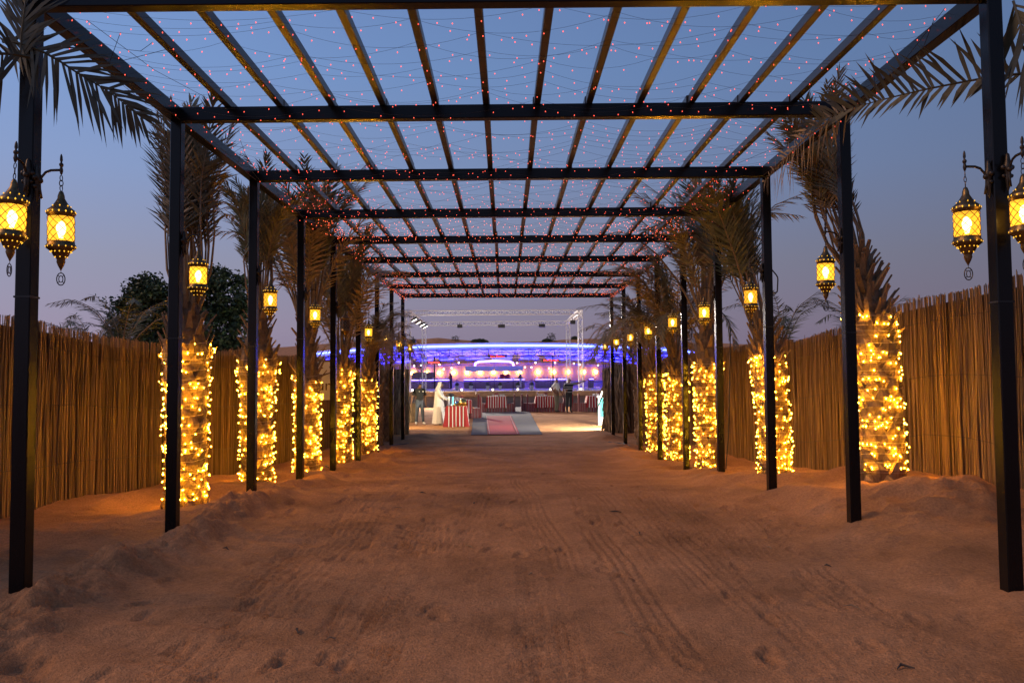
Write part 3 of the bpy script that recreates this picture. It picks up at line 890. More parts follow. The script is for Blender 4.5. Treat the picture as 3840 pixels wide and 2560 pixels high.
fence([(-5.45, 4.5, 2.25), (-5.35, 7.5, 2.18), (-5.2, 9.0, 2.10), (-4.95, 10.2, 1.97), (-4.8, 11.3, 1.93), (-4.72, 14, 1.98), (-4.7, 18, 1.96), (-4.68, 22, 1.95), (-4.5, 25.2, 1.92), (-3.95, 26.6, 1.9), (-3.32, 27.0, 1.9)],
      'brown reed fence along the left-hand side of the path', 31, 7.9)
fence([(5.15, 4.0, 2.55), (5.02, 8.0, 2.42), (4.93, 9.9, 2.36), (4.9, 11.5, 2.2), (4.9, 13.6, 2.06), (4.88, 17.5, 2.1), (4.86, 22, 2.05), (4.75, 25.0, 2.0), (4.2, 26.6, 2.0), (3.42, 27.0, 2.0)],
      'tall brown reed fence along the right-hand side of the path', 32, 7.3)

# shaggy dry palm thatch at the fence ends
def thatch(x, y, h, w, label, seed):
    r = random.Random(seed)
    e = empty('thatch_screen', (x, y, gz0(x, y)))
    tag(e, label, 'thatch', 'thatched ends of the reed fences')
    core = MB(); core.box((0, .05, h / 2 - .1), (w * .9, .12, h)); core.build('core', M['backing'], e)
    for q in range(4):
        b = MB()
        for s in range(110):
            px, pz = r.uniform(-w / 2, w / 2), r.uniform(.1, 1.02) * h
            L = r.uniform(.35, .8)
            leaflet(b, Vector((px, -.03 - r.uniform(0, .1), pz)), Vector((r.gauss(0, .22), -.08 + r.gauss(0, .1), -1)), Vector((r.gauss(0, .4), -1, 0)).normalized(), min(L, pz + .05), .045)
        tag(b.build('thatch', M['drypalm'], e), kind='stuff')
thatch(-3.66, 26.8, 2.15, .55, 'shaggy dry thatch closing the left-hand fence end', 5)
thatch(3.55, 26.6, 2.25, .75, 'shaggy dry thatch closing the right-hand fence end', 6)

# white banner behind the fourth left-hand palm
bn = empty('banner', (-4.28, 17.9, 0), R(14))
tag(bn, 'white advertising banner on the left-hand fence behind the palms', 'banner')
b = MB(); b.box((0, .012, 1.43), (1.5, .012, .86)); b.build('sheet', mat('banner vinyl', (.6, .57, .52), .5, 0, .08, 3), bn)
for sx in (-.72, .72):
    b = MB(); b.bar((sx, .04, -.6), (sx, .04, 1.9), .04); b.build('stake', M['bark'], bn)
brown = mat('brown print', (.10, .045, .02), .6)
TEXTS = []
def text(body, size, loc, m, parent, name='lettering', ext=.002, rot=(math.pi / 2, 0, 0)):
    c = bpy.data.curves.new(name, 'FONT')
    c.body = body; c.size = size; c.extrude = ext; c.align_x = 'CENTER'
    o = link(name, c, parent, loc, rot)
    c.materials.append(m)
    TEXTS.append(o)
    return o
text('Tours', .34, (.0, 0, 1.22), brown, bn)
text('dubai.com   /visit', .155, (.02, 0, 1.06), M['blackp'], bn)
b = MB()
b.tube([(-.35, 0, 1.56), (-.15, 0, 1.60), (.1, 0, 1.55), (.3, 0, 1.62)], [.012, .02, .02, .01], 5)
b.tube([(-.25, 0, 1.75), (-.05, 0, 1.68), (.12, 0, 1.72)], [.012, .022, .01], 5)
b.build('printed_flourish', brown, bn)

# ------------------------------------------------------------------ trees and small palms beyond the fences
def leafy_tree(x, y, g, h, rx, label, seed, n=120):
    r = random.Random(seed)
    e = empty('leafy_tree', (x, y, g))
    tag(e, label, 'tree', 'broad-leaved trees beyond the left-hand fence')
    b = MB()
    b.tube([(0, 0, -.3), (.1, 0, h * .25), (0, .1, h * .55)], [.22, .17, .1], 8)
    for k in range(6):
        a = k * 1.05
        b.tube([(.05, .02, h * .3), (math.cos(a) * rx * .5, math.sin(a) * rx * .4, h * .55), (math.cos(a) * rx * .8, math.sin(a) * rx * .6, h * .75)], [.09, .05, .02], 5)
    b.build('trunk', M['bark'], e)
    b = MB()
    for q in range(n):
        a, u = r.uniform(0, 6.28), r.uniform(-.9, 1)
        rr = math.sqrt(1 - u * u) * r.uniform(.6, 1.0) * (1 + .22 * math.sin(a * 3 + seed) )
        c = Vector((rr * math.cos(a) * rx, rr * math.sin(a) * rx * .8, h * .62 + u * h * .36 + .25 * math.sin(a * 2 + seed)))
        cr = r.uniform(.28, .5)
        for l in range(130):
            d = Vector((r.gauss(0, 1), r.gauss(0, 1), r.gauss(0, .8))).normalized() * cr * r.random() ** .4
            p = c + d
            t = Vector((r.gauss(0, 1), r.gauss(0, 1), r.gauss(0, .6))).normalized(); s = t.cross(Vector((r.gauss(0, 1), r.gauss(0, 1), r.gauss(0, 1)))).normalized()
            L = r.uniform(.05, .11)
            b.quad(tuple(p - t * L), tuple(p + s * L * .55), tuple(p + t * L), tuple(p - s * L * .55))
    b.build('crown', M['leaf'], e)
leafy_tree(-13.6, 30, -.2, 5.35, 1.35, 'dense dark green tree behind the left-hand fence, left of the first lit palm', 3, 120)
leafy_tree(-11.3, 30.6, -.2, 5.75, 1.55, 'taller dark green tree showing between the first and second lit palms', 8, 130)
def small_palm(x, y, z, n, sc, label, seed):
    r = random.Random(seed)
    e = empty('young_palm', (x, y, z))
    tag(e, label, 'palm', 'young palms beyond the fences')
    b = MB(); b.tube([(0, 0, -.6), (0, 0, .05)], [.07, .05], 7); b.build('trunk', M['trunk'], e)
    for k in range(n):
        link('frond', r.choice(FR['short', 'green']), e, (0, 0, 0), (0, R(r.uniform(-25, 12)), k * 2.4 + r.random()), (sc,) * 3)
small_palm(-8.1, 14.2, 1.75, 7, .8, 'pale young palm tip just above the left-hand fence near its front end', 41)
small_palm(-7.1, 13.6, 1.65, 6, .9, 'two pale fronds above the left-hand fence beside the dark tree', 42)
small_palm(-5.35, 11.0, 1.75, 7, .85, 'grey green young palm behind the first left-hand palm', 43)
small_palm(5.9, 13.2, 1.7, 8, .95, 'pale young palm above the right-hand fence between its first two palms', 44)
small_palm(6.2, 18, 1.9, 9, 1.3, 'greyish young palm behind the second right-hand palm', 45)
small_palm(4.4, 27.9, 2.2, 11, 1.5, 'green palm top above the right-hand thatch by the pergola end', 46)

# black power cables on the ground and up the posts
def cable(pts, label, grp='black power cables', r=.011, m='blackp'):
    b = MB()
    P = []
    for a, c in zip(pts, pts[1:]):
        for t in range(6): P.append(Vector(a).lerp(Vector(c), t / 6))
    P.append(Vector(pts[-1]))
    P = [P[0]] + [(P[i - 1] + P[i] * 2 + P[i + 1]) / 4 for i in range(1, len(P) - 1)] + [P[-1]]
    b.tube(P, r, 5)
    tag(b.build('power_cable', M[m], None, smooth=True), label, 'cable', grp)
def onground(xy): return [(x, y, gz(x, y) + .012) for x, y in xy]
for s, side in ((-1, 'left'), (1, 'right')):
    x = s * (HW + .02)
    cable(onground([(s * 3.3, 14.6), (s * 3.5, 15.2), (s * 3.25, 15.9), (s * 3.2, 16.7)]), 'black cable on the sand by the fifth and sixth %s-hand posts' % side)
    cable(onground([(s * 3.22, 19.3), (s * 3.45, 19.9), (s * 3.2, 20.6), (s * 3.1, 21.5), (s * 2.8, 22.4)]), 'black cable on the sand by the seventh and eighth %s-hand posts' % side)
cable([(3.23, 9.92, 2.85), (3.36, 9.94, 2.7), (3.34, 9.92, 2.5), (3.23, 9.92, 2.5)], 'black cable loop on the outer face of the third right-hand post', r=.009)
cable([(3.24, 12.26, 2.5), (3.42, 12.3, 2.28), (3.40, 12.3, 1.6), (3.36, 12.3, .6), (3.3, 12.28, gz0(3.3, 12.28))], 'black cable hanging behind the fourth right-hand post', r=.009)
cable([(3.24, 14.56, 2.5), (3.36, 14.58, 2.32), (3.34, 14.58, 2.15), (3.24, 14.56, 2.12)], 'black cable loop on the outer face of the fifth right-hand post', r=.009)

# ------------------------------------------------------------------ far terrace, pavilion, truss
TZ = .48                                          # terrace floor
b = MB(); b.box((0, 79, TZ / 2 - .3), (90, 53, TZ + .6))
tag(b.build('terrace', mat('pale terrace paving', (.42, .36, .33), .6, 0, .2, 1.5)), kind='structure')
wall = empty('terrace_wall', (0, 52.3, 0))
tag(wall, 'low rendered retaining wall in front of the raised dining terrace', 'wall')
b = MB(); b.box((0, 0, -.05), (44, .3, .86)); b.build('face', mat('shadowed grey render', (.20, .17, .15), .9, 0, .3, 1.2), wall)  # grey puts the shadow below the coping into the wall colour
for k in range(11):
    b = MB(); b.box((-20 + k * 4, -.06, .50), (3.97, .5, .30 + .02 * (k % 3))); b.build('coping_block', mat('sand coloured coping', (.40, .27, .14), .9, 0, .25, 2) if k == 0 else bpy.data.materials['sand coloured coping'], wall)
for k, x in enumerate([-6.2, -2.95, -.9, .75, 2.9, 4.9, 7.4]):
    e = empty('rope_lamp', (x, 52.6, .64))
    tag(e, 'small round lamp on the terrace wall, %s of the row from the left' % ORD[k], 'lamp', 'round lamps on the terrace wall')
    b = MB(); b.lathe([(.04, 0), (.03, .03), (.05, .05)], 8); b.build('foot', M['blackp'], e)
    b = MB(); b.ball((0, 0, .12), .07); b.build('globe', M['festoon'], e, smooth=True)
# --- crescent pavilion
PCX, PR, PY = -.4, 27.0, 80.0
def arc(x_or_a, r):                              # angle about the crescent's centre
    return Vector((PCX + r * math.sin(x_or_a), PY + PR - r * math.cos(x_or_a), 0))
A0, A1, NA = -.95, .95, 38
angs = [A0 + (A1 - A0) * i / NA for i in range(NA + 1)]
RF, RB, RW = PR, PR - 8.2, PR - 8.6              # roof front, roof back, back wall radii
def zf(a): return 4.72 - .95 * abs(a) ** 2 * .55
def zb(a): return 3.70 - .95 * abs(a) ** 2 * .55
pav = empty('pavilion', (PCX, PY, TZ))
tag(pav, 'crescent shaped open pavilion with blue lit roof and peach back wall', 'pavilion')
off = Vector((PCX, PY, TZ))
def strip(name, m, r1, z1, r2, z2, a_list=angs, parent=pav, th=None):
    b = MB()
    for i, a in enumerate(a_list):
        p, q = arc(a, r1), arc(a, r2)
        p.z, q.z = z1(a), z2(a)
        b.v += [tuple(p - off), tuple(q - off)]
        if i: n = len(b.v); b.face(n - 4, n - 2, n - 1, n - 3)
    return b.build(name, m, parent)
roofm = mat('ribbed roof sheet', (.34, .34, .40), .45, .3, .1, 2)
for k in range(0, NA, 2):                         # roof sheets, one per pair of bays, overlapping steps
    b = MB()
    for row in range(5):
        for i in (k, k + 1, k + 2):
            t0, t1 = row / 5, (row + 1) / 5
            for t, dzz in ((t0, 0), (t1, .05)):
                p = arc(angs[i], RF + (RB - RF) * t); p.z = zf(angs[i]) * (1 - t) + zb(angs[i]) * t + dzz
                b.v.append(tuple(p - off))
            if i > k: n = len(b.v); b.face(n - 4, n - 3, n - 1, n - 2)
    b.build('roof_sheet', roofm, pav)
sm = mat('blue black steel', (.03, .03, .05), .4, .4)
def lattice(name, r, zt, h, m, bw=.07):
    b = MB()
    for i in range(NA):
        a0, a1 = angs[i], angs[i + 1]
        p0, p1 = arc(a0, r) - off, arc(a1, r) - off
        for f in (0, 1):
            q0, q1 = Vector(p0), Vector(p1)
            q0.z, q1.z = zt(a0) - h * f - TZ, zt(a1) - h * f - TZ
            b.bar(q0, q1, bw)
        u0 = Vector((p0.x, p0.y, zt(a0) - TZ)); l0 = Vector((p0.x, p0.y, zt(a0) - h - TZ))
        u1 = Vector((p1.x, p1.y, zt(a1) - TZ)); l1 = Vector((p1.x, p1.y, zt(a1) - h - TZ))
        b.bar(u0, l0, bw * .7)
        b.bar(*((u0, l1) if i % 2 else (l0, u1)), bw * .6)
    return b.build(name, m, pav)
lattice('front_truss', RF - .25, lambda a: zf(a) - .22, .72, sm)
lattice('rear_truss', RB + .5, lambda a: zb(a) - .1, .55, mat('lit steel', (.25, .24, .30), .4, .4), .055)
for k, a in enumerate(angs[2:-1:4]):
    p, q = arc(a, RF - .2) - off, arc(a, RB + .4) - off
    p.z, q.z = zf(a) - .3 - TZ, zb(a) - .2 - TZ
    b = MB(); b.bar(p, q, .09, .16); b.build('roof_rib', bpy.data.materials['lit steel'], pav)
for name, m, rr, zz, h in (('fascia_light', M['ledblue'], RF + .10, lambda a: zf(a) + .1, .12),):
    b = MB()
    for i in range(NA):
        p, q = arc(angs[i], rr) - off, arc(angs[i + 1], rr) - off
        p.z, q.z = zz(angs[i]) - TZ, zz(angs[i + 1]) - TZ
        b.bar(p, q, .07, h)
    b.build(name, m, pav)
b = MB()
for i in range(NA):                               # white board added behind the tube to catch its blue halo
    p, q = arc(angs[i], RF + .01) - off, arc(angs[i + 1], RF + .01) - off
    p.z, q.z = zf(angs[i]) + .08 - TZ, zf(angs[i + 1]) + .08 - TZ
    b.bar(p, q, .02, .62)
b.build('halo_board', M['white'], pav)
for j, (t, m) in enumerate(((.22, 'ledblue2'), (.45, 'ledblue2'), (.62, 'ledblue2'), (.86, 'ledblue2'))):   # light strips under the roof
    b = MB()
    for i in range(NA):
        if j in (1, 3) and i % 3 == 2: continue
        p, q = arc(angs[i], RF + (RB - RF) * t) - off, arc(angs[i + 1], RF + (RB - RF) * t) - off
        p.z = zf(angs[i]) * (1 - t) + zb(angs[i]) * t - .16 - TZ; q.z = zf(angs[i + 1]) * (1 - t) + zb(angs[i + 1]) * t - .16 - TZ
        b.bar(p, q, .035, .05)
    b.build('roof_light_strip', M[m], pav)
for i in range(3, NA - 2, 2):                     # pale sheets hung below the roof
    b = MB()
    p, q = arc(angs[i], RF + (RB - RF) * .5) - off, arc(angs[i + 1] - .004, RF + (RB - RF) * .5) - off
    p.z = q.z = (zf(angs[i]) + zb(angs[i])) / 2 - .42 - TZ
    b.bar(p, q, .03, .30)
    b.build('hung_panel', M['white'], pav)
wallm = mat('peach render', (.72, .40, .24), .85, 0, .12, .6)
strip('back_wall', wallm, RW, lambda a: TZ - .1, RW, lambda a: zb(a) - .42)
b = MB()
for i, a in enumerate(angs):
    for z in (0, .75):
        p = arc(a, RW + .08) - off; p.z = z; b.v.append(tuple(p))
    if i: n = len(b.v); b.face(n - 4, n - 2, n - 1, n - 3)
b.build('wall_plinth', mat('grey plinth', (.32, .30, .33), .7, 0, .2, 1), pav)
for X in (-7.35, -.42 * 0 + 999, 4.82, 11.5, -14.0):
    if X > 900: continue
    a = math.asin((X - PCX) / RF)
    p = arc(a, RF - .3) - off
    b = MB(); b.bar((p.x, p.y, -.1), (p.x, p.y, zf(a) - .9 - TZ), .11); b.build('column', sm, pav)
def at_px(xf, yf, Y): return Vector((CX + (xf - 1889) / 2987 * Y, Y, CZ + (1424 - yf) / 2987 * Y))
# warm globes on the back wall
for k, xc in enumerate((-60, 80, 240, 385, 540, 685, 825, 965, 1100, 1240, 1440, 1605, 1770, 1940, 2080)):
    X = CX + (1500 + xc / 2.8 - 1889) / 2987 * 88.6
    a = max(-1.2, min(1.2, math.asin(max(-.99, min(.99, (X - PCX) / (RW + .2))))))
    p = arc(a, RW + .14)
    e = empty('wall_globe', (p.x, p.y, 2.15))
    tag(e, 'glowing yellow globe on the peach wall, %s from the left' % ORD[k], 'wall lamp', 'globes on the pavilion wall')
    b = MB(); b.box((0, .06, -.05), (.08, .1, .16)); b.build('bracket', sm, e)
    b = MB(); b.ball((0, -.06, .05), .19, 10, 7); b.build('globe', M['wallglow'], e, smooth=True)
# white globes hung from the roof
hang = [(135, 762), (205, 757), (400, 750), (445, 797), (527, 787), (602, 732), (717, 788), (797, 730), (912, 785), (1102, 785), (1185, 780), (1215, 738), (1297, 783), (1365, 785), (1408, 737), (1550, 795), (1613, 738), (1812, 748), (1872, 760), (2065, 768)]
for k, (xc, yc) in enumerate(hang):
    p = at_px(1500 + xc / 2.8, 1100 + yc / 2.8, 83.5)
    e = empty('hanging_globe', p)
    tag(e, 'small white globe hung from the pavilion roof, %s from the left' % ORD[k], 'pendant lamp', 'white globes under the pavilion roof')
    b = MB(); b.bar((0, 0, .05), (0, 0, max(.3, 4.25 - p.z)), .02); b.build('cord', sm, e)
    b = MB(); b.ball((0, 0, 0), .085, 8, 5); b.build('globe', M['festoon'], e, smooth=True)
# brick counters
def brick_mat():
    m = bpy.data.materials.new('violet lit brick')
    m.use_nodes = True
    N, L = m.node_tree.nodes, m.node_tree.links
    bs = N['Principled BSDF']; bs.inputs['Roughness'].default_value = .8
    t = N.new('ShaderNodeTexCoord'); mp = N.new('ShaderNodeMapping'); mp.inputs['Rotation'].default_value = (math.pi / 2, 0, 0)
    br = N.new('ShaderNodeTexBrick'); br.inputs['Scale'].default_value = 1.0
    br.inputs['Brick Width'].default_value = .30; br.inputs['Row Height'].default_value = .11; br.inputs['Mortar Size'].default_value = .014
    br.inputs['Color1'].default_value = (.15, .03, .05, 1); br.inputs['Color2'].default_value = (.09, .025, .04, 1); br.inputs['Mortar'].default_value = (.62, .55, .6, 1)
    L.new(t.outputs['Object'], mp.inputs[0]); L.new(mp.outputs[0], br.inputs['Vector']); L.new(br.outputs[0], bs.inputs['Base Color'])
    bp = N.new('ShaderNodeBump'); bp.invert = True; bp.inputs['Distance'].default_value = .02
    L.new(br.outputs['Fac'], bp.inputs['Height']); L.new(bp.outputs[0], bs.inputs['Normal'])
    return m
M['brick'] = brick_mat()
dishm = mat('serving dishes', (.3, .08, .09), .5, 0, .4, 20)
def counter(xa, xb, label, h=.93, tall=None, Y=82.5):
    x0, x1 = [CX + (1500 + q / 2.8 - 1889) / 2987 * Y for q in (xa, xb)]
    e = empty('brick_counter', ((x0 + x1) / 2, Y, TZ))
    tag(e, label, 'counter', 'brick food counters in the pavilion')
    W = x1 - x0
    b = MB(); b.box((0, 0, h / 2), (W, .8, h)); b.build('brick_body', M['brick'], e)
    b = MB(); b.box((0, -.03, h + .04), (W + .12, 1.0, .07)); b.build('counter_top', M['white'], e)
    b = MB(); b.box((0, -.50, h - .015), (W, .04, .04)); b.build('light_strip', M['ledwhite'], e)
    if tall:
        b = MB(); b.box((W * (tall[0] - .5), .35, tall[1] / 2), (W * tall[2], .3, tall[1])); b.build('brick_backing', M['brick'], e)
    r = random.Random(int(xa * 7) & 255)
    for q in range(int(W / .34)):
        b = MB()
        x = -W / 2 + .2 + q * .34
        k = r.random()
        if k < .5: b.lathe([(.11, .0), (.13, .05), (.06, .07)], 8, (0, 0, 0))
        elif k < .8: b.lathe([(.05, 0), (.055, .14), (.02, .17)], 7)
        else: b.lathe([(.13, 0), (.13, .05), (.1, .11), (.03, .14), (.02, .16)], 8)
        o = b.build('serving_dish', r.choice([dishm, dishm, M['white'], M['chrome']]), None, ((x0 + x1) / 2 + x, Y + r.uniform(-.25, .2), TZ + h + .076), smooth=True)
        tag(o, 'small serving dish, %s from the left on the %s' % (ORD[q], label.split(' with')[0]), 'dish', 'dishes on the %s' % label.split(' with')[0])
counter(112, 505, 'left-hand brick counter with a tall brick backing', tall=(.30, 1.72, .62))
counter(660, 1290, 'long central brick counter with a steel hood above')
counter(1405, 1726, 'right-hand brick counter with rows of small dishes')
counter(1965, 2012, 'short brick counter at the right-hand end')
# steel hood over the central counter
p = at_px(1500 + 975 / 2.8, 1100 + 795 / 2.8, 82.8)
e = empty('extraction_hood', p)
tag(e, 'pale steel extraction hood hung over the central brick counter', 'hood')
for s in (-1, 1):
    b = MB(); b.box((s * 1.5, 0, 0), (2.96, .9, .52)); b.build('hood_panel', mat('hood steel', (.75, .75, .85), .5, 0) if s < 0 else bpy.data.materials['hood steel'], e)
b = MB(); b.tube([(-2.0, 0, .28), (-1.95, 0, .55), (-1.6, 0, .72), (0, 0, .78), (1.6, 0, .72), (1.95, 0, .55), (2.0, 0, .28)], .1, 8); b.build('arched_tube', M['ledwhite'], e, smooth=True)
for s in (-2.4, 2.4, 0):
    b = MB(); b.bar((s, 0, .2), (s, 0, 1.9), .03); b.build('hanger', sm, e)
for body, xc, yc, w in (('Vegetarian', 340, 734, .34), ('Live Station', 1010, 674, .38), ('Non Vegetarian', 1570, 720, .30)):
    p = at_px(1500 + xc / 2.8, 1100 + yc / 2.8, 81)
    e = empty('neon_sign', p)
    tag(e, 'red neon word sign under the pavilion roof above the %s counter' % {'V': 'left-hand', 'L': 'central', 'N': 'right-hand'}[body[0]], 'sign', 'neon signs')
    b = MB(); b.box((0, .06, .1), (len(body) * w * .42, .03, w * .7)); b.build('back_panel', sm, e)
    text(body, w * .8, (0, 0, 0), M['neon'], e, ext=.02)
# --- box truss on the terrace
FX0, FX1, FYa, FYb, TT = -6.58, 5.0, 53.4, 64.0, 5.92
tr = empty('stage_truss', (FX0, FYa, TZ))
tag(tr, 'square aluminium lighting truss standing on four lattice legs', 'truss')
def box_truss(name, p, q, w=.29, step=.42):
    p, q = Vector(p) - Vector((FX0, FYa, TZ)), Vector(q) - Vector((FX0, FYa, TZ))
    d, s, u = frame_of(q - p)
    L = (q - p).length
    b = MB()
    cs = [(s * a + u * c) * (w / 2) for a, c in ((-1, -1), (1, -1), (1, 1), (-1, 1))]
    for c in cs: b.bar(p + c, q + c, .05)
    n = int(L / step)
    for i in range(n):
        a, e2 = p + d * (L * i / n), p + d * (L * (i + 1) / n)
        for k in range(4):
            c, f = cs[k], cs[(k + 1) % 4]
            b.bar(a + (c if i % 2 else f), e2 + (f if i % 2 else c), .022)
            if i % 2 == 0: b.bar(a + c, a + f, .022)
    b.build(name, M['alu'], tr)
for x in (FX0, FX1):
    for y in (FYa, FYb): box_truss('lattice_leg', (x, y, TZ - .05), (x, y, TT + .15))
    box_truss('side_girder', (x, FYa + .15, TT), (x, FYb - .15, TT))
for y in (FYa, FYb): box_truss('cross_girder', (FX0 + .15, y, TT), (FX1 - .15, y, TT))
for k, y in enumerate((54.6, 57.2, 59.8, 62.0)):
    e = empty('stage_lamp', (FX0 + .25, y, TT - .32), R(20))
    tag(e, 'lit white flood lamp under the left-hand truss girder, %s from the front' % ORD[k], 'stage lamp', 'lamps on the truss')
    b = MB(); b.box((0, 0, 0), (.42, .34, .14), Matrix.Rotation(R(-30), 3, 'Y')); b.build('housing', M['blackp'], e)
    b = MB(); b.box((.045, 0, -.078), (.34, .26, .012), Matrix.Rotation(R(-30), 3, 'Y')); b.build('lens', M['flood'], e)
    b = MB(); b.bar((0, 0, .05), (0, 0, .3), .05); b.build('clamp', M['blackp'], e)
    L = bpy.data.lights.new('stage', 'SPOT'); L.energy = 10000; L.color = (1, .88, .74); L.spot_size = R(110); L.spot_blend = .7; L.shadow_soft_size = .15
    lo = bpy.data.objects.new('lamp_beam', L); COL.objects.link(lo); lo.parent = e; lo.location = (.08, 0, -.12)
    lo.rotation_mode = 'QUATERNION'; lo.rotation_quaternion = Vector((.55, -.75, -.6)).to_track_quat('-Z', 'Y')
for k, (x, y, z, w) in enumerate(((-.35, FYb, TT - .22, .55), (2.9, FYb, TT - .2, .5), (-3.7, FYb, TT - .2, .4), (FX1 - .3, 56, TT - .5, .36), (FX0 + .35, FYa, TT - 1.9, .36))):
    e = empty('stage_speaker', (x, y, z))
    tag(e, ['black box under the middle of the rear girder', 'black box under the right half of the rear girder', 'small box under the left half of the rear girder', 'dark spotlight below the right-hand girder', 'dark spotlight on the left-hand front leg'][k], 'stage lamp', 'lamps on the truss')
    b = MB(); b.box((0, 0, 0), (w, .35, .26)); b.build('housing', M['blackp'], e)
    b = MB(); b.bar((0, 0, .1), (0, 0, .32), .05); b.build('clamp', M['blackp'], e)
# rope barrier and white planters along the terrace
for k, xc in enumerate((585, 730, 905, 1035, 1220, 1365)):
    X = CX + (1500 + xc / 2.8 - 1889) / 2987 * 74
    e = empty('planter', (X, 74, TZ)); e.scale = (.78,) * 3
    tag(e, 'white tapered planter with a clipped round shrub, %s from the left' % ORD[k], 'planter', 'white planters on the terrace')
    b = MB(); b.lathe([(.22, 0), (.32, .48), (.28, .48), (.26, .42)], 4); b.build('pot', M['white'], e, rot=(0, 0, math.pi / 4))
    b = MB()
    r = random.Random(k)
    for q in range(220):
        d = Vector((r.gauss(0, 1), r.gauss(0, 1), r.gauss(0, 1))).normalized() * .24
        t = Vector((r.gauss(0, 1), r.gauss(0, 1), r.gauss(0, 1))).normalized() * .05
        s = t.cross(d).normalized() * .04
        c = d + Vector((0, 0, .6))
        b.quad(tuple(c - t), tuple(c - s), tuple(c + t), tuple(c + s))
    b.build('shrub', M['leaf'], e)
for k in range(12):
    X = -9 + k * 1.6
    e = empty('rope_barrier_post', (X, 68, TZ))
    tag(e, 'thin rope barrier post on the terrace, %s from the left' % ORD[k], 'barrier', 'rope barrier on the terrace')
    b = MB(); b.lathe([(.14, 0), (.14, .03), (.02, .05), (.02, .9), (.035, .93), (.02, .97)], 8); b.build('pole', sm, e)
    if k < 11:
        b = MB(); b.tube([(1.6 * t / 8, 0, .88 - .22 * 4 * t / 8 * (1 - t / 8)) for t in range(9)], .018, 5); b.build('rope', sm, e)
# shrubs on the dune crest
def shrub(x, y, w, h, n, label, seed, airy=False):
    r = random.Random(seed)
    z = gz0(x, y)
    e = empty('dune_shrub', (x, y, z))
    tag(e, label, 'shrub', 'shrubs on the dune crest')
    b = MB()
    for k in range(7): b.tube([(0, 0, -.3), (r.gauss(0, w * .2), 0, h * .5), (r.gauss(0, w * .4), 0, h * .9)], [.07, .04, .015], 4)
    b.build('stem', M['bark'], e)
    b = MB()
    for q in range(n):
        a = r.uniform(0, math.pi)
        rr = r.random() ** (.4 if airy else .6)
        c = Vector((math.cos(a) * w * rr * .5, r.gauss(0, w * .2), math.sin(a) * h * rr))
        t = Vector((r.gauss(0, 1), r.gauss(0, 1), r.gauss(0, 1))).normalized() * (.10 if airy else .16)
        s = t.cross(Vector((0, 1, .3))).normalized() * .09
        b.quad(tuple(c - t), tuple(c - s), tuple(c + t), tuple(c + s))
    b.build('crown', M['leaf'], e)
shrub(-12.3, 196, 2.1, 1.4, 90, 'thin leafless shrub on the dune crest left of centre', 1, True)
shrub(-6.4, 198, 4.6, .95, 700, 'low dense shrub mound on the dune crest', 2)
shrub(11.4, 198, 2.6, 2.3, 170, 'airy taller shrub on the dune crest right of centre', 3, True)
shrub(10.3, 198, 2.6, .8, 300, 'low shrub at the foot of the airy shrub on the dune', 4)
shrub(17.4, 199, 2.0, .8, 200, 'small shrub on the dune behind the right-hand truss legs', 5)
shrub(25.5, 199, 2.4, .8, 200, 'small shrub on the dune crest at the far right', 6)

# ------------------------------------------------------------------ courtyard: carpets, tables, lamps
def flat(name, pts, m, lift, label, cat, n=24, parent=None):
    """a runner over the sand: pts = near-left, near-right, far-right, far-left"""
    b = MB()
    a, c, d, e = [Vector((p[0], p[1], 0)) for p in pts]
    for i in range(n + 1):
        t = i / n
        l, r_ = a.lerp(e, t), c.lerp(d, t)
        for k in range(5):
            p = l.lerp(r_, k / 4)
            b.v.append((p.x, p.y, gz0(p.x, p.y) + lift))
        if i:
            q = len(b.v) - 10
            for k in range(4): b.face(q + k, q + k + 1, q + k + 6, q + k + 5)
    o = b.build(name, m)
    md = o.modifiers.new('thickness', 'SOLIDIFY'); md.thickness = .008; md.offset = 1
    if parent: o.parent = parent
    else: tag(o, label, cat)
    return o
flat('grey_mat', [(-1.2, 26.0), (1.12, 26.0), (1.3, 52), (-2.1, 52)], mat('grey mat', (.075, .066, .078), .9, 0, .2, 5), .012, 'wide grey woven mat leading from the pergola to the tables', 'mat')
rc = flat('red_carpet', [(-.66, 26.05), (.38, 26.05), (.2, 39.0), (-1.0, 39.0)], stripes_mat('red carpet', 'Y', 50, [(0, (.34, .022, .034)), (.99, (.34, .022, .034))]), .024, 'faded red carpet runner lying on the grey mat', 'carpet')
for k, (xa, xb) in enumerate(((-.60, -1.0), (.32, .15))):
    flat('carpet_border', [(xa - .015, 26.06), (xa + .015, 26.06), (xb + .015, 38.9), (xb - .015, 38.9)], mat('pale carpet border', (.42, .2, .2), .9) if k == 0 else bpy.data.materials['pale carpet border'], .036, 'pale woven border line on the %s edge of the red carpet' % ('left' if k == 0 else 'right'), 'carpet', parent=rc)
def uvmesh(name, verts, faces, us, m, parent, loc=(0, 0, 0), rz=0, smooth=True):
    me = bpy.data.meshes.new(name)
    me.from_pydata(verts, [], faces)
    lay = me.uv_layers.new(name='UVMap')
    for lp in me.loops: lay.data[lp.index].uv = (us[lp.vertex_index], verts[lp.vertex_index][2])
    me.materials.append(m)
    if smooth: me.polygons.foreach_set('use_smooth', [True] * len(faces))
    me.update()
    return link(name, me, parent, loc, (0, 0, rz))
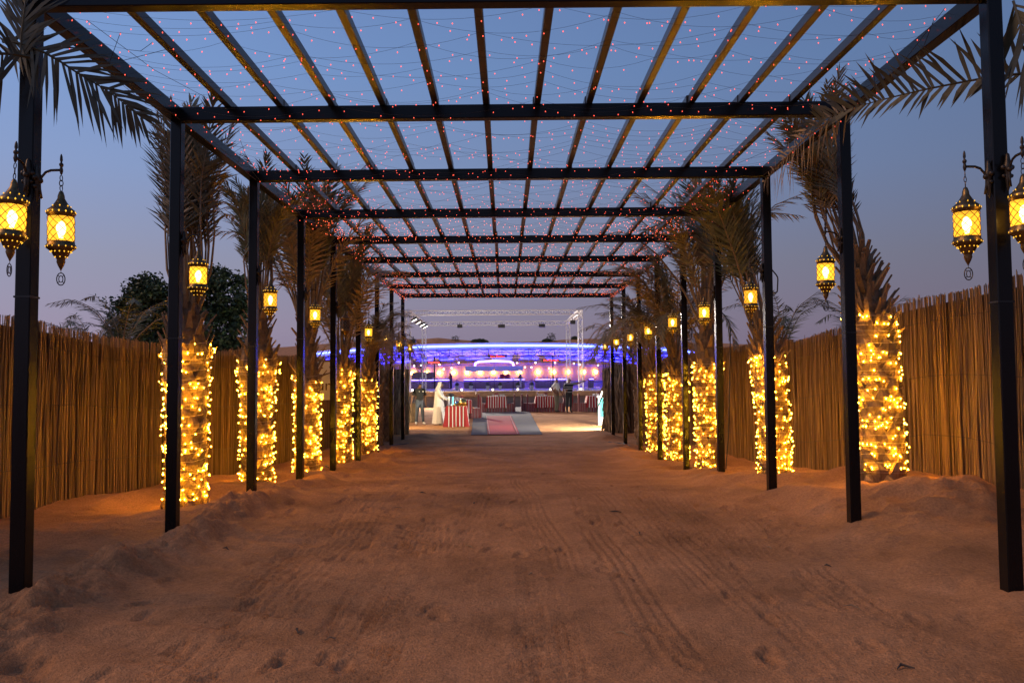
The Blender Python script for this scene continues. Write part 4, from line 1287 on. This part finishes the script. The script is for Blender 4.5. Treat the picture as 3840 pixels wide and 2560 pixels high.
def cloth(w, d, h, flare, m, parent, seed, drop=0.0):
    r = random.Random(seed)
    per = []
    n = 10
    for i in range(n): per.append((-w / 2 + w * i / n, -d / 2, 0, -1))
    for i in range(n): per.append((w / 2, -d / 2 + d * i / n, 1, 0))
    for i in range(n): per.append((w / 2 - w * i / n, d / 2, 0, 1))
    for i in range(n): per.append((-w / 2, d / 2 - d * i / n, -1, 0))
    V, U, Fc = [], [], []
    K = len(per)
    for row in range(7):
        t = row / 6
        for k in range(K + 1):
            x, y, nx_, ny_ = per[k % K]
            cx_, cy_ = x / (w / 2), y / (d / 2)
            corner = (abs(cx_) > .98 and abs(cy_) > .98)
            wv = .035 * math.sin(k * 1.9 + seed) * t
            f = flare * t * (1.8 if corner else 1.0) + wv
            ox, oy = (math.copysign(f, cx_) if abs(cx_) > .98 else wv * .3), (math.copysign(f, cy_) if abs(cy_) > .98 else 0)
            V.append((x + ox, y + oy, h - (h - drop - .01) * t - .01 * t * math.sin(k * .7)))
            U.append(k / K * 2 * (w + d))
    for row in range(6):
        for k in range(K):
            a = row * (K + 1) + k
            Fc.append((a, a + K + 1, a + K + 2, a + 1))
    n0 = len(V)
    for x, y in ((-w / 2, -d / 2), (w / 2, -d / 2), (w / 2, d / 2), (-w / 2, d / 2)):
        V.append((x, y, h + .002)); U.append(x + w / 2)
    Fc.append((n0, n0 + 1, n0 + 2, n0 + 3))
    return uvmesh('tablecloth', V, Fc, U, m, parent)
def table(x, y, w, d, h, flare, label, seed, drop=0.0, under=False):
    e = empty('table', (x, y, gz0(x, y)))
    tag(e, label, 'table', 'tables under striped cloths')
    b = MB(); b.box((0, 0, h - .03), (w - .02, d - .02, .04)); b.build('table_top', M['bark'], e)
    for sx in (-1, 1):
        for sy in (-1, 1):
            b = MB(); b.bar((sx * (w / 2 - .06), sy * (d / 2 - .06), 0), (sx * (w / 2 - .06), sy * (d / 2 - .06), h - .05), .05); b.build('leg', M['iron'], e)
    cloth(w, d, h, flare, M['sadu'], e, seed, drop)
    if under:
        V, U, Fc = [], [], []
        for k, (px, py) in enumerate(((-w / 2 + .03, -d / 2 + .04), (w / 2 - .03, -d / 2 + .04), (w / 2 - .03, d / 2 - .04), (-w / 2 + .03, d / 2 - .04), (-w / 2 + .03, -d / 2 + .04))):
            V += [(px, py, h - .08), (px, py, .01)]; U += [k * .8, k * .8]
            if k: n = len(V); Fc.append((n - 4, n - 3, n - 1, n - 2))
        uvmesh('under_cloth', V, Fc, U, M['sadu2'], e, smooth=False)
    return e, h + gz0(x, y)
def chair(x, y, rz, label):
    e = empty('covered_chair', (x, y, gz0(x, y)), rz)
    tag(e, label, 'chair', 'chairs in striped covers')
    for name, (w, d, z0, z1, yy) in (('seat_cover', (.48, .48, .02, .48, 0)), ('back_cover', (.48, .09, .03, .98, .235))):
        V, U, Fc = [], [], []
        for k in range(5):
            sx, sy = ((-1, -1), (1, -1), (1, 1), (-1, 1), (-1, -1))[k]
            for z, f in ((z0, 1.06), (z0 + (z1 - z0) * .5, 1.02), (z1 - .03, 1.0), (z1, .93)):
                V.append((sx * w / 2 * f, yy + sy * d / 2 * f, z)); U.append((0, w, w + d, 2 * w + d, 2 * w + 2 * d)[k])
            if k:
                n = len(V)
                for j in range(3): Fc.append((n - 8 + j, n - 4 + j, n - 3 + j, n - 7 + j))
        Fc.append((3, 7, 11, 15))
        uvmesh(name, V, Fc, U, M['sadu2'], e, smooth=False)
def napkins(x, y, z, n, label, w=.8):
    r = random.Random(int(x * 31))
    for q, xo in enumerate(sorted(r.uniform(-w / 2, w / 2) for _ in range(n))):
        b = MB()
        for a in range(5):
            t = R(-50 + a * 25)
            b.bar((0, 0, 0), (math.sin(t) * .1, 0, .05 + math.cos(t) * .08), .03, .01)
        b.lathe([(.09, -.0), (.1, .012), (.03, .01)], 8)
        tag(b.build('napkin_setting', M['white'], None, (x + xo, y + r.uniform(-.25, .25), z + .005)), '%s, %s from the left' % (label, ORD[q]), 'napkin', label)
    b = MB()
    for q in range(14): leaflet(b, Vector((0, 0, .08)), Vector((r.gauss(0, 1), r.gauss(0, 1), 1)), Vector((0, 1, 0)), .18, .06)
    e = empty('flower_bowl', (x, y, z + .004))
    tag(e, 'small bowl of flowers on the %s' % label.split('on the ')[1], 'flowers', 'flower bowls on the tables')
    b.build('flowers', dishm, e)
    b = MB(); b.lathe([(.05, 0), (.1, .08), (.09, .08)], 9); b.build('bowl', M['white'], e, smooth=True)
# serving table with urn and domed dishes
TX, TY = -1.98, 31.2
e, tz = table(TX, TY, .78, .62, .80, .05, 'small welcome table with urn and domed dishes beside the carpet', 2)
u = empty('drink_urn', (TX - .24, TY - .08, tz + .003))
tag(u, 'tall steel drink urn with a black lid on the welcome table', 'urn')
b = MB(); b.lathe([(.10, 0), (.105, .02), (.10, .04), (.10, .36), (.09, .40), (.0, .40)], 14); b.build('body', M['chrome'], u, smooth=True)
b = MB(); b.lathe([(.16, .40), (.17, .42), (.12, .46), (.05, .48), (.002, .49)], 14); b.build('lid', M['blackp'], u, smooth=True)
b = MB(); b.bar((.11, -.02, .05), (.11, -.02, .36), .03); b.build('gauge', M['teal'], u)
def chafer(x, y, z, m, sc, label):
    e = empty('chafing_dish', (x, y, z + .003)); e.scale = (sc,) * 3
    tag(e, label, 'chafing dish', 'domed dishes on the welcome table')
    b = MB(); b.lathe([(.0, .10), (.17, .10), (.2, .125), (.2, .135)], 14); b.build('pan', m, e, smooth=True)
    b = MB(); b.lathe([(.18, .14), (.17, .20), (.13, .265), (.06, .30), (.02, .305), (.02, .33), (.001, .335)], 14); b.build('dome_lid', m, e, smooth=True)
    b = MB(); b.box((0, 0, .05), (.36, .24, .1)); b.build('stand', m, e)
chafer(TX + .24, TY - .08, tz, M['gold'], .92, 'gold domed chafing dish at the right-hand end of the welcome table')
chafer(TX + .0, TY + .06, tz, M['chrome'], .62, 'small silver domed dish between the urn and the gold dome')
# dining tables
SH = ['dining table half hidden by the robed man', 'dining table in line with the carpet', 'dining table behind the white-shirted man', 'dining table at the right']
for k, (x, y, w, lab) in enumerate(((-2.15, 37.6, .95, 'dining table half hidden behind the man in the white robe'), (-.57, 44.1, 1.07, 'striped dining table in line with the red carpet'),
                                    (2.14, 43.9, 1.10, 'striped dining table behind the man in the white shirt'), (5.05, 43.7, 1.35, 'striped dining table at the right beyond the man in the striped polo shirt'))):
    e, z = table(x, y, w, .95, .86, .035, lab, 5 + k, .24, True)
    napkins(x, y, z, 5, 'folded white napkin on the %s' % ['half hidden dining table', 'dining table in line with the carpet', 'dining table behind the white-shirted man', 'dining table at the right'][k], w * .8)
    for s in (-1, 1):
        chair(x + s * (w / 2 + .22), y - .1, -s * math.pi / 2, 'striped chair, %s end of the %s' % ('left' if s < 0 else 'right', SH[k]))
        if k >= 2 and s < 0: chair(x - w / 2 - .52, y + .45, math.pi / 2, 'outer striped chair left of the %s' % SH[k])
# teal standing lantern, wooden bin, flood lamps
x, y = 3.74, 31.4
e = empty('floor_lantern', (x, y, gz0(x, y)))
tag(e, 'tall white floor lantern with teal glowing panes by the right-hand fence end', 'floor lantern')
b = MB(); b.box((0, 0, .16), (.34, .34, .32)); b.build('plinth', M['white'], e)
for sx in (-1, 1):
    for sy in (-1, 1):
        b = MB(); b.bar((sx * .15, sy * .15, .32), (sx * .15, sy * .15, 1.08), .035); b.build('corner_post', M['white'], e)
for k in range(4):
    b = MB(); b.box((0, -.135, .70), (.25, .01, .72)); b.build('pane', M['teal'], e, rot=(0, 0, k * math.pi / 2))
b = MB(); b.lathe([(.30, 1.08), (.30, 1.12), (.14, 1.25), (.05, 1.29), (.06, 1.33), (.001, 1.35)], 4); b.build('roof', M['white'], e, rot=(0, 0, math.pi / 4))
b = MB(); b.box((0, 0, .40), (.62, .5, .8))
bin_ = empty('wooden_bin', (-4.2, 34.6, gz0(-4.2, 34.6)))
tag(bin_, 'low wooden bin beside the man in the black shirt', 'bin')
b.build('body', M['bark'], bin_)
for k in range(6):
    b = MB(); b.box((-.26 + k * .105, -.262, .40), (.09, .02, .78)); b.build('plank', M['boot'], bin_)
b = MB(); b.box((0, 0, .82), (.68, .56, .04)); b.build('lid', M['bark'], bin_)
def floodlight(x, y, z, tx, ty, tz_, col, power, label, ang=95):
    e = empty('flood_lamp', (x, y, z))
    tag(e, label, 'flood lamp', 'flood lamps by the pergola exit')
    d = Vector((tx - x, ty - y, tz_ - z)).normalized()
    q = d.to_track_quat('-Z', 'Y')
    o = MB(); o.box((0, 0, .05), (.26, .2, .08)); h = o.build('housing', M['blackp'], e); h.rotation_mode = 'QUATERNION'; h.rotation_quaternion = q
    o = MB(); o.box((0, 0, 0), (.22, .16, .01)); h = o.build('lens', M['flood'], e); h.rotation_mode = 'QUATERNION'; h.rotation_quaternion = q
    g = gz0(x, y) - z
    o = MB(); o.bar((0, 0, g), (0, 0, .02), .035); o.build('stake', M['blackp'], e)
    L = bpy.data.lights.new('flood', 'SPOT'); L.energy = power; L.color = col; L.spot_size = R(ang); L.spot_blend = .6; L.shadow_soft_size = .08
    lo = bpy.data.objects.new('lamp_beam', L); COL.objects.link(lo); lo.parent = e
    lo.location = d * .03; lo.rotation_mode = 'QUATERNION'; lo.rotation_quaternion = q
floodlight(4.35, 28.4, .75, 1.2, 31.0, -.2, (1, .95, .78), 3000, 'white flood lamp low behind the right-hand thatch lighting the sand', 130)
floodlight(-4.7, 29.6, 1.5, -2.2, 32.6, -.3, (1, .74, .32), 650, 'warm flood lamp low behind the left-hand thatch lighting the sand', 125)

# ------------------------------------------------------------------ people
PEOPLE = []
BASE = dict(pel=(0, 0, .95), spi=(0, 0, 1.17), che=(0, -.01, 1.36), nec=(0, 0, 1.50), hea=(0, -.02, 1.61), top=(0, -.01, 1.70),
            shL=(.185, 0, 1.42), elL=(.235, .02, 1.14), wrL=(.25, -.04, .90), haL=(.25, -.06, .83),
            shR=(-.185, 0, 1.42), elR=(-.235, .02, 1.14), wrR=(-.25, -.04, .90), haR=(-.25, -.06, .83),
            hiL=(.095, 0, .90), knL=(.105, -.02, .50), anL=(.11, .02, .09), toL=(.125, -.13, .04),
            hiR=(-.095, 0, .90), knR=(-.105, -.02, .50), anR=(-.11, .02, .09), toR=(-.125, -.13, .04), nos=(0, -.115, 1.60))
RAD = dict(pel=.14, spi=.135, che=.15, nec=.058, hea=.092, top=.07, shL=.075, elL=.052, wrL=.032, haL=.036, shR=.075, elR=.052, wrR=.032, haR=.036,
           hiL=.1, knL=.072, anL=.052, toL=.04, hiR=.1, knR=.072, anR=.052, toR=.04, nos=.018)
EDG = [('pel', 'spi', 's'), ('spi', 'che', 's'), ('che', 'nec', 's'), ('nec', 'hea', 'k'), ('hea', 'top', 'k'), ('hea', 'nos', 'k'),
       ('che', 'shL', 's'), ('shL', 'elL', 'u'), ('elL', 'wrL', 'f'), ('wrL', 'haL', 'k'), ('che', 'shR', 's'), ('shR', 'elR', 'u'), ('elR', 'wrR', 'f'), ('wrR', 'haR', 'k'),
       ('pel', 'hiL', 't'), ('hiL', 'knL', 't'), ('knL', 'anL', 't'), ('anL', 'toL', 'o'), ('pel', 'hiR', 't'), ('hiR', 'knR', 't'), ('knR', 'anR', 't'), ('anR', 'toR', 'o')]
skin = mat('brown skin', (.16, .075, .045), .55)
hairm = mat('black hair', (.008, .007, .007), .5)
def person(loc, rz, label, pose, cols, height=1.75, fat=1.0, fingers=True, long_sleeve=False, hair=True):
    J = dict(BASE); J.update(pose)
    Rd = dict(RAD)
    for k in ('pel', 'spi', 'che'): Rd[k] *= fat
    names = list(J)
    V = [Vector(J[n]) for n in names]; RR = [Rd[n] for n in names]
    E = [(names.index(a), names.index(c)) for a, c, _ in EDG]; T = [t for *_, t in EDG]
    if fingers:
        for S in 'LR':
            h, w = Vector(J['ha' + S]), Vector(J['wr' + S])
            d = (h - w).normalized(); s = d.cross(Vector((1, 0, .2))).normalized(); nrm = s.cross(d)
            hi = names.index('ha' + S)
            for q, (o, L) in enumerate(((-.026, .075), (-.009, .085), (.009, .08), (.026, .065))):
                i0 = len(V)
                V += [h + d * .04 + s * o, h + d * (.04 + L * .5) + s * o * 1.15, h + d * (.04 + L * .92) + s * o * 1.2 + nrm * .02]
                RR += [.011, .009, .007]; E += [(hi, i0), (i0, i0 + 1), (i0 + 1, i0 + 2)]; T += ['k'] * 3
            i0 = len(V)
            V += [h - s * .045 + d * .005, h - s * .06 + d * .045]; RR += [.012, .009]; E += [(hi, i0), (i0, i0 + 1)]; T += ['k'] * 2
    me = bpy.data.meshes.new('body_skeleton'); me.from_pydata([tuple(v) for v in V], E, [])
    ob = link('person', me, None, loc, (0, 0, rz), (height / 1.75,) * 3)
    tag(ob, label, 'person')
    ob.modifiers.new('skin', 'SKIN').use_smooth_shade = True
    for i, d in enumerate(me.skin_vertices[0].data):
        d.radius = (RR[i], RR[i]); d.use_root = (i == 0)
        if names[i:i + 1] and names[i] in ('pel', 'spi', 'che'): d.radius = (RR[i] * 1.18, RR[i] * .88)
    sb_ = ob.modifiers.new('sub', 'SUBSURF'); sb_.levels = sb_.render_levels = 2
    PEOPLE.append((ob, V, E, T, cols, long_sleeve, hair, Vector(J['hea']), Vector(J['top'])))
    return ob
def finish_people():
    dg = bpy.context.evaluated_depsgraph_get()
    tm = [bpy.data.meshes.new_from_object(o.evaluated_get(dg)) for o in TEXTS]
    done = [bpy.data.meshes.new_from_object(p[0].evaluated_get(dg)) for p in PEOPLE]
    for m, o in zip(tm, TEXTS):                           # lettering as plain meshes
        n = link('lettering', m, o.parent, o.location, o.rotation_euler)
        bpy.data.objects.remove(o)
    for me, (ob, V, E, T, cols, ls, hair, hea, top) in zip(done, PEOPLE):
        ob.modifiers.clear(); ob.data = me; me.name = 'body'
        me.materials.clear()
        shirt, trous, shoe = cols
        for m in (skin, shirt, trous, shoe, hairm): me.materials.append(m)
        idx = {'s': 1, 'u': 1, 'f': 1 if ls else 0, 'k': 0, 't': 2, 'o': 3}
        A = np.array([V[a] for a, c in E]); B = np.array([V[c] for a, c in E]); D = B - A; dd = (D * D).sum(1)
        up = (top - hea).normalized()
        for p in me.polygons:
            c = np.array(p.center)
            t = np.clip(((c - A) * D).sum(1) / dd, 0, 1)
            q = ((A + D * t[:, None] - c) ** 2).sum(1)
            k = int(q.argmin())
            mi = idx[T[k]]
            if T[k] == 'u' and not ls and t[k] > .8: mi = 0
            if T[k] == 's' and E[k][1] == 3 and t[k] > .75: mi = 0
            if mi == 0 and hair:
                v = Vector(p.center) - hea
                h = v.dot(up)
                if v.length < .17 and (h > .018 or (h > -.05 and v.y > .01)): mi = 4
            p.material_index = mi
            p.use_smooth = True
denim = mat('faded jeans', (.06, .08, .12), .85, 0, .2, 8); black = mat('black cotton', (.008, .008, .01), .8); whitec = mat('white cotton', (.62, .58, .55), .8, 0, .08, 6)
khaki = mat('olive trousers', (.13, .115, .08), .85, 0, .2, 8); redc = mat('red cotton', (.35, .03, .05), .8); navy = mat('navy cotton', (.03, .035, .08), .8)
sandal = mat('leather sandal', (.10, .055, .03), .7); greyc = mat('grey blue cotton', (.12, .12, .2), .8)
polo = stripes_mat('striped polo', 'Z', .26, [(0, (.012, .012, .018)), (.55, (.45, .43, .42)), (.64, (.012, .012, .018)), (.92, (.3, .28, .28))])
x, y = -3.55, 32.4
o = person((x, y, gz0(x, y)), R(22), 'man in a black polo shirt and grey jeans looking down by the left-hand thatch',
       dict(hea=(.0, -.07, 1.60), top=(0, -.06, 1.69), nos=(.01, -.15, 1.56), knR=(-.13, -.06, .5), anR=(-.16, -.02, .1), toR=(-.2, -.18, .05), knL=(.12, .0, .5), anL=(.17, .08, .09), toL=(.22, -.06, .04),
            elR=(-.30, .06, 1.15), wrR=(-.34, .0, .93), haR=(-.35, -.02, .86)), (black, denim, whitec), 1.74)
for s, w in ((.09, .05), (-.07, .03)):
    b = MB(); b.box((s, -.172, 1.36), (w, .006, w * .7)); b.build('shirt_emblem', whitec, o)
x, y = -2.78, 32.3
o = person((x, y, gz0(x, y)), R(90), 'man in a long white robe and headcloth reaching over the welcome table',
       dict(hea=(0, -.10, 1.60), top=(0, -.10, 1.69), nos=(0, -.195, 1.57), nec=(0, -.04, 1.49), che=(0, -.03, 1.35), elL=(.22, -.18, 1.12), wrL=(.2, -.42, 1.02), haL=(.2, -.50, 1.0),
            elR=(-.24, -.14, 1.13), wrR=(-.2, -.36, 1.0), haR=(-.2, -.43, .98)), (whitec, whitec, sandal), 1.76, long_sleeve=True, hair=False)
b = MB()
for i in range(9):
    t = i / 8
    z = 1.36 - (1.36 - .06) * t
    for j in range(28):
        a = 2 * math.pi * j / 28
        rr = 1 + .05 * t * math.sin(a * 7 + 1.3) + .02 * math.sin(a * 3)
        b.v.append((.205 * math.cos(a) * (1 + .25 * t) * rr, -.02 + .02 * t + (.165 + .10 * t) * math.sin(a) * rr, z))
for i in range(8):
    for j in range(28):
        a, c = i * 28 + j, i * 28 + (j + 1) % 28
        b.face(a, a + 28, c + 28, c)
b.build('robe', whitec, o, smooth=True)
b = MB()
prof = [(.02, 1.722), (.07, 1.716), (.102, 1.67), (.112, 1.60), (.13, 1.50), (.18, 1.40)]
for i, (rr, z) in enumerate(prof):
    for j in range(17):
        a = R(-12) + R(204) * j / 16                       # open at the face
        b.v.append((rr * math.cos(a) * (1.0), -.095 + rr * math.sin(a) * 1.1 + (.04 if i > 3 else 0), z))
for i in range(len(prof) - 1):
    for j in range(16):
        a = i * 17 + j
        b.face(a, a + 1, a + 18, a + 17)
hc = b.build('headcloth', whitec, o, smooth=True)
md = hc.modifiers.new('thickness', 'SOLIDIFY'); md.thickness = .012
x, y = 2.66, 42.8
person((x, y, gz0(x, y)), R(62), 'man in a white T-shirt with a hand on his hip beside the striped table',
       dict(elR=(-.40, .08, 1.20), wrR=(-.22, -.02, 1.0), haR=(-.17, -.06, .98), elL=(.24, -.06, 1.15), wrL=(.2, -.2, .98), haL=(.19, -.25, .93)), (whitec, khaki, black), 1.88, fat=1.08)
x, y = 3.32, 42.7
o = person((x, y, gz0(x, y)), R(25), 'stout man in a dark striped polo shirt pointing to the right',
       dict(shL=(.2, 0, 1.43), elL=(.46, -.10, 1.46), wrL=(.68, -.18, 1.55), haL=(.75, -.2, 1.57), elR=(-.29, .03, 1.13), wrR=(-.33, -.05, .9), haR=(-.34, -.08, .84),
            hea=(.03, -.03, 1.61), nos=(.09, -.11, 1.60)), (polo, black, black), 1.86, fat=1.22)
ph = MB(); ph.box((-.36, -.12, .80), (.075, .012, .15)); tag(ph.build('mobile_phone', M['blackp'], None, (x, y, gz0(x, y)), (0, 0, R(25)), scale=(1.063,) * 3), 'small mobile phone held by the man in the striped polo shirt', 'phone')
lookdn = dict(hea=(0, -.1, 1.58), top=(0, -.12, 1.66), nos=(0, -.2, 1.53), nec=(0, -.05, 1.48), elL=(.25, -.08, 1.17), wrL=(.2, -.3, 1.05), haL=(.2, -.37, 1.04), elR=(-.25, -.08, 1.17), wrR=(-.2, -.3, 1.05), haR=(-.2, -.37, 1.04))
def cook(xc, Y, rz, label, cols): person((CX + (1500 + xc / 2.8 - 1889) / 2987 * Y, Y, TZ), R(rz), label, lookdn, cols, 1.72, fingers=False)
cook(520, 81.0, 250, 'cook in a red shirt at the end of the left-hand brick counter', (redc, navy, black))
cook(1060, 84.2, 0, 'cook in a red shirt behind the central counter, left of the pair', (redc, navy, black))
cook(1112, 84.3, 15, 'cook in a red shirt behind the central counter, right of the pair', (redc, navy, black))
cook(1250, 81.2, -75, 'cook in a grey shirt and white trousers bending over the end of the central counter', (greyc, whitec, black))
finish_people()
